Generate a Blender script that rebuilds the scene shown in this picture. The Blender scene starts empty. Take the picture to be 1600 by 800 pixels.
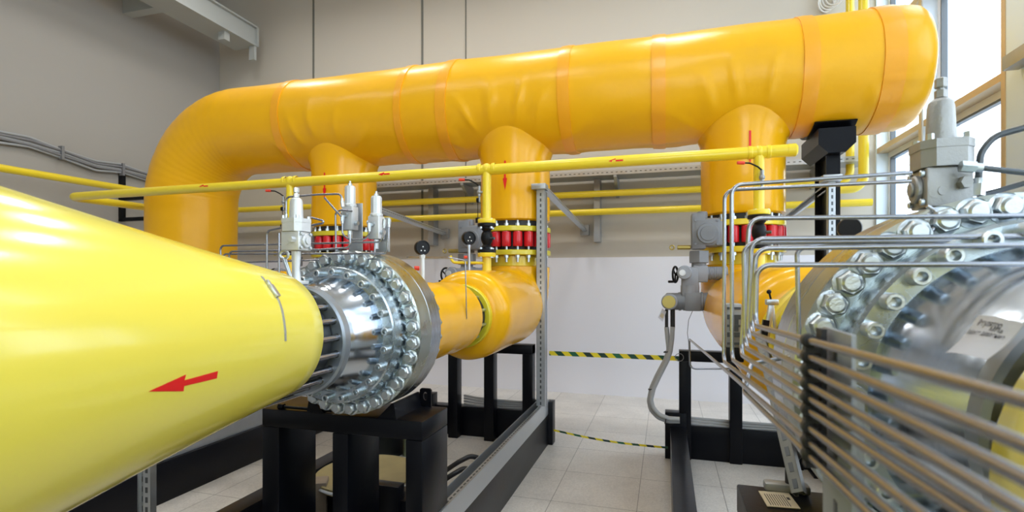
import bpy, bmesh, math, random
from mathutils import Vector, Matrix, noise
random.seed(7)
PI = math.pi
scene = bpy.context.scene
COL = scene.collection
V = Vector

# ------------------------------------------------------------------ camera model (1600 x 800 frame)
F, HY = 817.0, 434.0
YAW = math.radians(16.37)
S, C = math.sin(YAW), math.cos(YAW)
CAMZ = 1.6
def ray(px, py):
    u = (px - 800) / F
    return V((-S + C * u, C + S * u, (HY - py) / F))
def PT(px, py, t): return V((0, 0, CAMZ)) + ray(px, py) * t
def PY(px, py, Y): r = ray(px, py); return PT(px, py, Y / r.y)
def PX(px, py, X): r = ray(px, py); return PT(px, py, X / r.x)
def PZ(px, py, Z): r = ray(px, py); return PT(px, py, (Z - CAMZ) / r.z)

# ------------------------------------------------------------------ materials
MAT = {}
def new_mat(name):
    m = bpy.data.materials.new(name); m.use_nodes = True
    MAT[name] = m
    return m, m.node_tree, m.node_tree.nodes['Principled BSDF']
def simple(name, col, rough=.5, metal=0.0, coat=0.0, bump=0.0, bscale=60.0, vary=0.0, vscale=4.0, rvary=0.0, stretch=None, spec=.5):
    m, nt, b = new_mat(name)
    b.inputs['Base Color'].default_value = (*col, 1)
    b.inputs['Roughness'].default_value = rough
    b.inputs['Metallic'].default_value = metal
    b.inputs['Specular IOR Level'].default_value = spec
    b.inputs['Coat Weight'].default_value = coat
    b.inputs['Coat Roughness'].default_value = .08
    N, L = nt.nodes, nt.links
    tc = N.new('ShaderNodeTexCoord'); mp = N.new('ShaderNodeMapping')
    L.new(tc.outputs['Object'], mp.inputs['Vector'])
    if stretch: mp.inputs['Scale'].default_value = stretch
    if vary or rvary:
        nz = N.new('ShaderNodeTexNoise'); nz.inputs['Scale'].default_value = vscale; nz.inputs['Detail'].default_value = 5
        L.new(mp.outputs[0], nz.inputs['Vector'])
        if vary:
            mx = N.new('ShaderNodeMix'); mx.data_type = 'RGBA'
            mx.inputs[6].default_value = (*[c * (1 - vary) for c in col], 1)
            mx.inputs[7].default_value = (*[min(1, c * (1 + vary)) for c in col], 1)
            L.new(nz.outputs['Fac'], mx.inputs[0]); L.new(mx.outputs[2], b.inputs['Base Color'])
        if rvary:
            mr = N.new('ShaderNodeMapRange'); mr.inputs['From Min'].default_value = .3; mr.inputs['From Max'].default_value = .7
            mr.inputs['To Min'].default_value = max(.02, rough - rvary); mr.inputs['To Max'].default_value = rough + rvary
            L.new(nz.outputs['Fac'], mr.inputs['Value']); L.new(mr.outputs[0], b.inputs['Roughness'])
    if bump:
        n2 = N.new('ShaderNodeTexNoise'); n2.inputs['Scale'].default_value = bscale; n2.inputs['Detail'].default_value = 3
        L.new(mp.outputs[0], n2.inputs['Vector'])
        bp = N.new('ShaderNodeBump'); bp.inputs['Strength'].default_value = bump; bp.inputs['Distance'].default_value = .01
        L.new(n2.outputs['Fac'], bp.inputs['Height']); L.new(bp.outputs[0], b.inputs['Normal'])
    return m

simple('orange_wrap', (.88, .455, .006), .33, spec=.38, bump=.25, bscale=9, vary=.05, vscale=3)
simple('orange_leg', (.88, .45, .006), .22, spec=.4, bump=.12, bscale=7, vary=.04, vscale=3)
simple('orange_tape', (.90, .40, .015), .3, bump=.15, bscale=12)
simple('lemon_paint', (.88, .74, .10), .18, coat=.3, bump=.02, bscale=30)
simple('pipe_yellow', (.86, .66, .03), .28, coat=.2)
simple('lime_yellow', (.72, .62, .03), .3, coat=.2)
simple('zinc', (.48, .55, .60), .27, metal=1, rvary=.06, vscale=30, vary=.05)
simple('zinc_bolt', (.60, .65, .68), .34, metal=1, bump=.1, bscale=200)
simple('polished_steel', (.54, .60, .68), .19, metal=1, rvary=.04, vscale=14, stretch=(1, 30, 1))
simple('flange_steel', (.48, .52, .58), .24, metal=1, rvary=.06, vscale=10, stretch=(1, 40, 1))
simple('yellow_zinc', (.46, .51, .48), .30, metal=1, rvary=.08, vscale=12, vary=.08)
simple('stainless', (.37, .385, .43), .27, metal=1)
simple('stud_plate', (.34, .38, .43), .36, metal=.75, rvary=.05, vscale=20)
simple('dark_steel', (.10, .11, .12), .35, metal=.7)
simple('black_paint', (.005, .0055, .008), .32, spec=.16, bump=.03, bscale=50)
simple('black_plastic', (.007, .007, .008), .4, spec=.2)
simple('black_rubber', (.018, .018, .02), .55)
simple('galvanised', (.52, .55, .58), .38, metal=.85, vary=.1, vscale=25, rvary=.08)
simple('galvanised_dull', (.34, .35, .36), .5, metal=.6, vary=.1, vscale=25)
simple('dark_zinc', (.20, .205, .20), .5, metal=.5, vary=.15, vscale=25)
simple('galvanised_painted', (.30, .33, .38), .45, metal=.25, vary=.06, vscale=18)
simple('silver_cast', (.66, .68, .70), .38, metal=.35, bump=.1, bscale=120, vary=.05, vscale=20)
simple('silver_dull', (.38, .385, .385), .42, metal=.45, bump=.12, bscale=120, vary=.08, vscale=20)
simple('actuator_grey', (.21, .225, .25), .38, bump=.06, bscale=90)
simple('actuator_light', (.30, .32, .36), .34, bump=.06, bscale=90)
simple('brass', (.50, .40, .12), .35, metal=.7)
simple('red_sleeve', (.62, .012, .02), .3, coat=.2)
simple('red_vinyl', (.80, .008, .008), .45)
simple('red_plastic', (.75, .05, .02), .4)
simple('white_pipe', (.82, .82, .78), .35)
simple('paper', (.58, .59, .66), .6)
simple('ink', (.02, .02, .03), .7)
simple('tan_paper', (.55, .48, .34), .6)
simple('grey_conduit', (.36, .37, .38), .5)
simple('cable_grey', (.20, .20, .21), .55)
simple('frame_tan', (.60, .45, .26), .4)
simple('pier_white_daylit', (.72, .85, 1.0), .45)  # white pier with a cool daylight tint put into its colour
simple('frame_white', (.80, .81, .84), .4)
simple('frame_dark', (.12, .14, .16), .4)
simple('beam_grey', (.42, .44, .43), .45)
simple('rusty_disc', (.23, .19, .085), .5, vary=.45, vscale=5)
simple('green_disc', (.30, .34, .20), .5, vary=.2, vscale=5)
simple('white_wire', (.8, .8, .8), .5)
simple('wood_block', (.20, .16, .12), .6, vary=.3, vscale=12)
simple('joint_grey', (.16, .16, .14), .6)
simple('white_paint', (.80, .80, .80), .6)
simple('outside_ground', (.38, .39, .40), .9)

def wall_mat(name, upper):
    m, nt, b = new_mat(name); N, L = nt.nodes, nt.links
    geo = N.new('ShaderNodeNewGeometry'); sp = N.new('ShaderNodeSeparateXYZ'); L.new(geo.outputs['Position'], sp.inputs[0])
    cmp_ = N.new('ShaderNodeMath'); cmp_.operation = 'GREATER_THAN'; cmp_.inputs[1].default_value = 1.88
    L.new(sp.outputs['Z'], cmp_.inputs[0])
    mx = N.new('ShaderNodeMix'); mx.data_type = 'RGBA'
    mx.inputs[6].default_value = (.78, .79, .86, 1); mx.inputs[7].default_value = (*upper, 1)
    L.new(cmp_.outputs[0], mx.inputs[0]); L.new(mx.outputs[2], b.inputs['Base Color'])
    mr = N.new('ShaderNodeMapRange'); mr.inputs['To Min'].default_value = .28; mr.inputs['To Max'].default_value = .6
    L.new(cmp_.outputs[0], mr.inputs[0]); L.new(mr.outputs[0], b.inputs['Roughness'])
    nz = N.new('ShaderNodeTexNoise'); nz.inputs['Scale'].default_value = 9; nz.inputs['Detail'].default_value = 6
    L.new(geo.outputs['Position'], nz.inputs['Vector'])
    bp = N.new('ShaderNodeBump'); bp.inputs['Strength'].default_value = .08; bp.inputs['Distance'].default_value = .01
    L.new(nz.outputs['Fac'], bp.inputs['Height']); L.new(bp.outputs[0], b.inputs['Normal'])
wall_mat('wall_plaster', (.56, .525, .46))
wall_mat('wall_plaster_grey_shaded', (.36, .34, .31))  # grey plaster, partly darkened for the weaker light on the left wall

def floor_mat():
    m, nt, b = new_mat('floor_tiles'); N, L = nt.nodes, nt.links
    geo = N.new('ShaderNodeNewGeometry'); mp = N.new('ShaderNodeMapping')
    L.new(geo.outputs['Position'], mp.inputs['Vector'])
    mp.inputs['Location'].default_value = (.19 + .6 * 20, -4.28 + .6 * 20, 0)
    br = N.new('ShaderNodeTexBrick'); br.offset = 0; br.inputs['Scale'].default_value = 1
    br.inputs['Brick Width'].default_value = .6; br.inputs['Row Height'].default_value = .6
    br.inputs['Mortar Size'].default_value = .003; br.inputs['Mortar Smooth'].default_value = .3
    br.inputs['Color1'].default_value = (.63, .60, .56, 1); br.inputs['Color2'].default_value = (.68, .655, .62, 1)
    br.inputs['Mortar'].default_value = (.26, .25, .235, 1)
    L.new(mp.outputs[0], br.inputs['Vector'])
    vo = N.new('ShaderNodeTexVoronoi'); vo.inputs['Scale'].default_value = 90
    L.new(geo.outputs['Position'], vo.inputs['Vector'])
    nz = N.new('ShaderNodeTexNoise'); nz.inputs['Scale'].default_value = 2.5; nz.inputs['Detail'].default_value = 8
    L.new(geo.outputs['Position'], nz.inputs['Vector'])
    r1 = N.new('ShaderNodeMapRange'); r1.inputs['To Min'].default_value = .86; r1.inputs['To Max'].default_value = 1.08
    L.new(vo.outputs['Color'], r1.inputs['Value'])
    r2 = N.new('ShaderNodeMapRange'); r2.inputs['From Min'].default_value = .3; r2.inputs['From Max'].default_value = .7
    r2.inputs['To Min'].default_value = .86; r2.inputs['To Max'].default_value = 1.05
    L.new(nz.outputs['Fac'], r2.inputs['Value'])
    mm = N.new('ShaderNodeMath'); mm.operation = 'MULTIPLY'; L.new(r1.outputs[0], mm.inputs[0]); L.new(r2.outputs[0], mm.inputs[1])
    vm = N.new('ShaderNodeVectorMath'); vm.operation = 'SCALE'; L.new(br.outputs['Color'], vm.inputs[0]); L.new(mm.outputs[0], vm.inputs['Scale'])
    L.new(vm.outputs[0], b.inputs['Base Color'])
    b.inputs['Roughness'].default_value = .34
floor_mat()

def glass_mat():
    m = bpy.data.materials.new('window_glass'); m.use_nodes = True; MAT['window_glass'] = m
    nt = m.node_tree; N, L = nt.nodes, nt.links; N.clear()
    o = N.new('ShaderNodeOutputMaterial'); mx = N.new('ShaderNodeMixShader'); t = N.new('ShaderNodeBsdfTransparent'); g = N.new('ShaderNodeBsdfGlossy')
    g.inputs['Roughness'].default_value = .02; fr = N.new('ShaderNodeFresnel'); fr.inputs[0].default_value = 1.45
    t.inputs[0].default_value = (.96, .98, .98, 1)
    ge = N.new('ShaderNodeNewGeometry'); iv = N.new('ShaderNodeMath'); iv.operation = 'SUBTRACT'; iv.inputs[0].default_value = 1
    L.new(ge.outputs['Backfacing'], iv.inputs[1]); mu = N.new('ShaderNodeMath'); mu.operation = 'MULTIPLY'
    L.new(fr.outputs[0], mu.inputs[0]); L.new(iv.outputs[0], mu.inputs[1])
    L.new(mu.outputs[0], mx.inputs[0]); L.new(t.outputs[0], mx.inputs[1]); L.new(g.outputs[0], mx.inputs[2]); L.new(mx.outputs[0], o.inputs[0])
glass_mat()

def emit_mat(name, col, st):
    m = bpy.data.materials.new(name); m.use_nodes = True; MAT[name] = m
    b = m.node_tree.nodes['Principled BSDF']
    b.inputs['Emission Color'].default_value = (*col, 1); b.inputs['Emission Strength'].default_value = st
emit_mat('lamp_diffuser', (1, .97, .92), 6)

def tape_mat():
    m, nt, b = new_mat('hazard_tape'); N, L = nt.nodes, nt.links
    uv = N.new('ShaderNodeTexCoord'); sp = N.new('ShaderNodeSeparateXYZ'); L.new(uv.outputs['Object'], sp.inputs[0])
    ad = N.new('ShaderNodeMath'); ad.operation = 'ADD'; L.new(sp.outputs['X'], ad.inputs[0]); L.new(sp.outputs['Z'], ad.inputs[1])
    dv = N.new('ShaderNodeMath'); dv.operation = 'MULTIPLY'; dv.inputs[1].default_value = 1 / .135; L.new(ad.outputs[0], dv.inputs[0])
    fr = N.new('ShaderNodeMath'); fr.operation = 'FRACT'; L.new(dv.outputs[0], fr.inputs[0])
    gt = N.new('ShaderNodeMath'); gt.operation = 'GREATER_THAN'; gt.inputs[1].default_value = .5; L.new(fr.outputs[0], gt.inputs[0])
    fl = N.new('ShaderNodeMath'); fl.operation = 'FLOOR'; L.new(dv.outputs[0], fl.inputs[0])
    h = N.new('ShaderNodeTexWhiteNoise'); h.noise_dimensions = '1D'; L.new(fl.outputs[0], h.inputs['W'])
    mk = N.new('ShaderNodeMix'); mk.data_type = 'RGBA'
    mk.inputs[6].default_value = (.01, .14, .06, 1); mk.inputs[7].default_value = (.01, .02, .02, 1); L.new(h.outputs['Value'], mk.inputs[0])
    mx = N.new('ShaderNodeMix'); mx.data_type = 'RGBA'; mx.inputs[6].default_value = (.88, .72, .03, 1)
    L.new(mk.outputs[2], mx.inputs[7]); L.new(gt.outputs[0], mx.inputs[0]); L.new(mx.outputs[2], b.inputs['Base Color'])
    b.inputs['Roughness'].default_value = .35
tape_mat()

# ------------------------------------------------------------------ mesh builder
def fillet(pts, r, seg=8):
    pts = [V(p) for p in pts]
    if len(pts) < 3 or r <= 0: return pts
    out = [pts[0]]
    for i in range(1, len(pts) - 1):
        a, p, b = pts[i - 1], pts[i], pts[i + 1]
        d1 = (a - p); d2 = (b - p); l1, l2 = d1.length, d2.length
        d1.normalize(); d2.normalize()
        ang = d1.angle(d2)
        if ang > PI - .02: out.append(p); continue
        k = min(r / math.tan(ang / 2), l1 * .49, l2 * .49)
        rr = k * math.tan(ang / 2)
        bis = (d1 + d2).normalized()
        c = p + bis * (rr / math.sin(ang / 2))
        s, e = p + d1 * k - c, p + d2 * k - c
        tot = PI - ang
        ax = s.cross(e).normalized()
        for j in range(seg + 1):
            out.append(c + Matrix.Rotation(tot * j / seg, 3, ax) @ s)
    out.append(pts[-1])
    return out

class MB:
    def __init__(s): s.bm = bmesh.new(); s.marks = []
    def use(s, i): s.marks.append((len(s.bm.faces), i)); return s
    def grid(s, rings, closed=True, cap0=False, cap1=False):
        bm = s.bm
        vr = []
        for r in rings:
            if len(r) == 1: vr.append([bm.verts.new(r[0])])
            else: vr.append([bm.verts.new(p) for p in r])
        for a, b in zip(vr[:-1], vr[1:]):
            if len(a) == 1 and len(b) == 1: continue
            n = max(len(a), len(b))
            for i in range(n if closed else n - 1):
                j = (i + 1) % n
                if len(a) == 1: bm.faces.new((a[0], b[j], b[i]))
                elif len(b) == 1: bm.faces.new((a[i], a[j], b[0]))
                else: bm.faces.new((a[i], a[j], b[j], b[i]))
        if cap0 and len(vr[0]) > 2: bm.faces.new(list(reversed(vr[0])))
        if cap1 and len(vr[-1]) > 2: bm.faces.new(vr[-1])
        return s
    def box(s, c, d, rot=None, bevel=0.0):
        t = bmesh.new()
        bmesh.ops.create_cube(t, size=1)
        for v in t.verts: v.co = V((v.co.x * d[0], v.co.y * d[1], v.co.z * d[2]))
        if bevel: bmesh.ops.bevel(t, geom=t.edges[:], offset=bevel, segments=2, affect='EDGES', profile=.5)
        M = Matrix.Translation(V(c)) @ (rot.to_4x4() if rot else Matrix.Identity(4))
        s.merge(t, M); return s
    def bar(s, p0, p1, w, h, bevel=0.0, up=(0, 0, 1)):
        p0, p1 = V(p0), V(p1); d = (p1 - p0); L = d.length; d.normalize()
        u = V(up)
        if abs(d.dot(u)) > .98: u = V((0, 1, 0))
        x = d.cross(u).normalized(); z = x.cross(d)
        R = Matrix((x, d, z)).transposed()
        return s.box((p0 + p1) / 2, (w, L, h), R, bevel)
    def merge(s, t, M=None):
        mp = {}
        for v in t.verts: mp[v] = s.bm.verts.new(M @ v.co if M else v.co)
        for f in t.faces:
            try: s.bm.faces.new([mp[v] for v in f.verts])
            except ValueError: pass
        t.free()
    def lathe(s, prof, o=(0, 0, 0), axis='Y', n=64, direction=None):
        o = V(o)
        if direction is not None: d = V(direction).normalized()
        else: d = {'X': V((1, 0, 0)), 'Y': V((0, 1, 0)), 'Z': V((0, 0, 1))}[axis]
        a = V((0, 0, 1)) if abs(d.z) < .9 else V((1, 0, 0))
        x = d.cross(a).normalized(); y = d.cross(x)
        rings = []
        for h, r in prof:
            c = o + d * h
            if r < 1e-6: rings.append([c])
            else: rings.append([c + (x * math.cos(2 * PI * i / n) + y * math.sin(2 * PI * i / n)) * r for i in range(n)])
        s.grid(rings); return s
    def cyl(s, p0, p1, r, n=24, r1=None, bevel=0.0):
        p0, p1 = V(p0), V(p1); L = (p1 - p0).length
        if r1 is None: r1 = r
        if bevel: prof = [(0, 0), (0, r - bevel), (bevel, r), (L - bevel, r1), (L, r1 - bevel), (L, 0)]
        else: prof = [(0, 0), (0, r), (L, r1), (L, 0)]
        return s.lathe(prof, p0, n=n, direction=p1 - p0)
    def ring(s, c, d, R, r, n=40, m=10):
        d = V(d).normalized(); a = V((0, 0, 1)) if abs(d.z) < .9 else V((1, 0, 0))
        x = d.cross(a).normalized(); y = d.cross(x); c = V(c)
        rings = []
        for i in range(n + 1):
            t = 2 * PI * i / n; e = x * math.cos(t) + y * math.sin(t)
            rings.append([c + e * (R + r * math.cos(2 * PI * j / m)) + d * r * math.sin(2 * PI * j / m) for j in range(m)])
        return s.grid(rings)
    def tube(s, pts, r, n=12, bend=0.0, seg=8, cap=True, radii=None, disp=None):
        P = fillet(pts, bend, seg) if bend else [V(p) for p in pts]
        T = []
        for i in range(len(P)):
            a = P[max(i - 1, 0)]; b = P[min(i + 1, len(P) - 1)]
            T.append((b - a).normalized())
        u = V((0, 0, 1)) if abs(T[0].z) < .9 else V((1, 0, 0))
        x = T[0].cross(u).normalized()
        rings = []
        for i, p in enumerate(P):
            if i:
                q = T[i - 1].rotation_difference(T[i]); x = q @ x
            x = (x - T[i] * x.dot(T[i])).normalized(); y = T[i].cross(x)
            rr = radii[i] if radii else r
            ring = []
            for j in range(n):
                a = 2 * PI * j / n; e = x * math.cos(a) + y * math.sin(a)
                q = p + e * rr
                if disp: q = q + e * disp(q, e)
                ring.append(q)
            rings.append(ring)
        return s.grid(rings, cap0=cap, cap1=cap)
    def sphere(s, c, r, n=20, sc=(1, 1, 1)):
        t = bmesh.new(); bmesh.ops.create_uvsphere(t, u_segments=n, v_segments=n // 2, radius=r)
        for v in t.verts: v.co = V((v.co.x * sc[0], v.co.y * sc[1], v.co.z * sc[2]))
        s.merge(t, Matrix.Translation(V(c))); return s
    def prism(s, poly, d):
        """poly: list of 3D points (planar), extruded along vector d"""
        d = V(d); a = [s.bm.verts.new(V(p)) for p in poly]; b = [s.bm.verts.new(V(p) + d) for p in poly]
        s.bm.faces.new(a); s.bm.faces.new(list(reversed(b)))
        n = len(a)
        for i in range(n): s.bm.faces.new((a[i], b[i], b[(i + 1) % n], a[(i + 1) % n]))
        return s
    def mesh(s, name, off=None, sharp=32):
        bm = s.bm
        if s.marks:
            bm.faces.index_update()
            for k, (st, i) in enumerate(s.marks):
                en = s.marks[k + 1][0] if k + 1 < len(s.marks) else len(bm.faces)
                for f in bm.faces:
                    if st <= f.index < en: f.material_index = i
        bmesh.ops.recalc_face_normals(bm, faces=bm.faces[:])
        for f in bm.faces: f.smooth = True
        lim = math.radians(sharp)
        for e in bm.edges:
            if len(e.link_faces) == 2 and e.calc_face_angle(0) > lim: e.smooth = False
        if off is not None: bmesh.ops.translate(bm, verts=bm.verts[:], vec=-V(off))
        me = bpy.data.meshes.new(name); bm.to_mesh(me); bm.free()
        return me
    def build(s, name, mat, parent=None, loc=None, sharp=32):
        """vertices are given in world space; parent's stored origin is subtracted"""
        off = ORG[parent.name] if parent else V(loc if loc is not None else (0, 0, 0))
        me = s.mesh(name, off, sharp)
        for m_ in (mat if isinstance(mat, (list, tuple)) else [mat]): me.materials.append(MAT[m_])
        o = bpy.data.objects.new(name, me); COL.objects.link(o)
        if parent: o.parent = parent
        else: o.location = off
        ORG[o.name] = off
        return o
ORG = {}

def thing(name, loc, label, cat, group=None):
    o = bpy.data.objects.new(name, None); o.empty_display_size = .1
    COL.objects.link(o); o.location = V(loc); ORG[o.name] = V(loc)
    tag(o, label, cat, group); return o
def tag(o, label, cat, group=None):
    o['label'] = label; o['category'] = cat
    if group: o['group'] = group
    return o
def struct(o): o['kind'] = 'structure'; return o
def inst(name, me, parent, pos, rot=None):
    o = bpy.data.objects.new(name, me); COL.objects.link(o); o.parent = parent
    o.location = V(pos) - ORG[parent.name]
    if rot: o.rotation_euler = rot
    ORG[o.name] = V(pos)
    return o
def kids(o): return [c for c in COL.objects if c.parent == o]
def copy_tree(o, parent=None, skip=()):
    c = o.copy(); COL.objects.link(c)
    if parent: c.parent = parent
    for ch in kids(o):
        if ch.name.split('.')[0] in skip: continue
        copy_tree(ch, c, skip)
    return c
def copy_thing(o, shift, label, skip=()):
    c = copy_tree(o, None, skip); c.location = V(o.location) + V(shift); c['label'] = label
    ORG[c.name] = c.location.copy()
    return c
def pmesh(mb, name, mat, sharp=32):
    me = mb.mesh(name, None, sharp); me.materials.append(MAT[mat]); return me

# ------------------------------------------------------------------ layout constants
XW, YB, XR, YF, ZC = -7.35, 7.2, 2.4, -4.5, 6.6
LX = [-3.32, -1.405, .635]         # the three gas lines
YL = 4.9                           # plane of the vertical legs
HZ, HR, HX4, HB = 3.27, .475, -5.40, .80   # header axis height, radius, far leg x, bend radius
ZA = 1.35                          # regulator axis height

# ------------------------------------------------------------------ room
def room():
    o = MB().box(((XW + XR) / 2, (YB + YF) / 2, -.1), (XR - XW + .6, YB - YF + .6, .2)).build('floor', 'floor_tiles'); struct(o)
    o = MB().box(((XW + XR) / 2, (YB + YF) / 2, ZC + .1), (XR - XW + .6, YB - YF + .6, .2)).build('ceiling', 'white_paint'); struct(o)
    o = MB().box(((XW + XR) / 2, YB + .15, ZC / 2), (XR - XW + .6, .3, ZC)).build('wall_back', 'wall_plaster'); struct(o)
    w = MB(); fx0, fx1, fz0, fz1 = -.6, 2.0, .9, 5.4
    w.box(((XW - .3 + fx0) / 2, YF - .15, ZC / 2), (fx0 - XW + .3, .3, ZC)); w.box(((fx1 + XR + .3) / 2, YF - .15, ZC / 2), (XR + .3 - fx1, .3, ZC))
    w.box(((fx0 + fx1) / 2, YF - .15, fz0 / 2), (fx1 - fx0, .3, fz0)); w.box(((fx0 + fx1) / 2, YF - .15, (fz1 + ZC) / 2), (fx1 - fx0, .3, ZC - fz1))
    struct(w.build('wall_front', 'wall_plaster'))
    f = MB()
    for x in (fx0 + .025, (fx0 + fx1) / 2, fx1 - .025): f.box((x, YF - .15, (fz0 + fz1) / 2), (.05, .06, fz1 - fz0))
    for z in (fz0 + .025, 3.0, fz1 - .025): f.box(((fx0 + fx1) / 2, YF - .15, z), (fx1 - fx0, .05, .05))
    o = struct(f.build('window_7', 'frame_white'))  # unseen window behind the camera, added for cool fill light on the metal
    MB().box(((fx0 + fx1) / 2, YF - .15, (fz0 + fz1) / 2), (fx1 - fx0 - .04, .008, fz1 - fz0 - .04)).build('glass_pane', 'window_glass', o)
    o = MB().box((XW - .15, (YB + YF) / 2, ZC / 2), (.3, YB - YF, ZC)).build('wall_left', 'wall_plaster_grey_shaded'); struct(o)
    # window wall on the right
    bays = [(6.08, 7.17), (4.76, 6.0), (2.8, 4.2), (.9, 2.3), (-1.0, .4), (-2.9, -1.5)]
    ZS, ZT = .75, 6.2
    w = MB()
    w.box((XR + .15, (YB + YF) / 2, ZS / 2), (.3, YB - YF, ZS))
    w.box((XR + .15, (YB + YF) / 2, (ZT + ZC) / 2), (.3, YB - YF, ZC - ZT))
    ys = [YB]
    for a, b in bays: ys += [b, a]
    ys.append(YF)
    for i in range(0, len(ys), 2):
        w.box((XR + .15, (ys[i] + ys[i + 1]) / 2, (ZS + ZT) / 2), (.3, ys[i] - ys[i + 1], ZT - ZS))
    struct(w.build('wall_right', 'pier_white_daylit'))
    for k, (a, b) in enumerate(bays):
        f = MB(); X = XR + .15; wd = .045
        for y in (a + wd / 2, b - wd / 2): f.box((X, y, (ZS + ZT) / 2), (.06, wd, ZT - ZS - .01))
        for z in (ZS + .03, ZT - .03, 3.04, 4.32): f.box((X, (a + b) / 2, z), (.06, b - a - 2 * wd + .002, .06))
        f.use(1)
        f.box((XR + .004, a - .025, (ZS + ZT) / 2), (.02, .05, ZT - ZS))
        for z in (3.10, 4.38): f.box((XR + .08, (a + b) / 2, z), (.15, b - a - .004, .06))
        o = struct(f.build('window_%d' % (k + 1), ['frame_white', 'frame_tan']))
        g = MB()
        for y in (a + .008 + wd, b - wd - .008): g.box((X, y, (ZS + ZT) / 2), (.05, .014, ZT - ZS - .2))
        for z in (3.04 - .040, 4.32 - .040): g.box((X, (a + b) / 2, z), (.05, b - a - 2 * wd - .03, .02))
        g.build('gasket', 'frame_dark', o)
        for z0, z1 in ((ZS + .06, 3.0), (3.07, 4.28), (4.35, ZT - .06)):
            MB().box((X + .01, (a + b) / 2, (z0 + z1) / 2), (.008, b - a - 2 * wd - .02, z1 - z0)).build('glass_pane', 'window_glass', o)
    # panel joints on the back wall
    for i, px in enumerate((490, 660, 728)):
        p = PY(px, 60, YB)
        o = MB().box((p.x, YB - .004, 4.3), (.032 if i < 2 else .016, .008, 4.6)).build('trim_%d' % (i + 1), 'joint_grey'); struct(o)
    o = MB().box((-20 + 60, 0, -.4), (75, 90, .1)).build('ground', 'outside_ground'); struct(o)
room()

# crane runway beam along the left wall
t = thing('crane_runway_beam', (-6.5, 6.0, 5.3), 'grey steel crane runway beam fixed high along the left wall', 'beam')
b = MB(); b.box((-6.5, 1.35, 5.315), (.46, 11.1, .03)); b.box((-6.33, 1.35, 5.47), (.02, 11.1, .28)); b.box((-6.5, 1.35, 5.61), (.46, 11.1, .025)); b.box((-6.5, 6.9, 5.46), (.46, .03, .3))
b.build('girder', 'beam_grey', t)
MB().box((-6.40, 6.35, 5.24), (.12, .10, .12)).build('stop_block', 'beam_grey', t)
MB().box((-6.34, 6.86, 5.19), (.10, .05, .22)).build('end_stop', 'beam_grey', t)
b = MB()
for y in (-3, 0, 3, 5.6): b.box((-7.04, y, 5.46), (.62, .14, .26))
b.build('wall_bracket', 'beam_grey', t)

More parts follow.
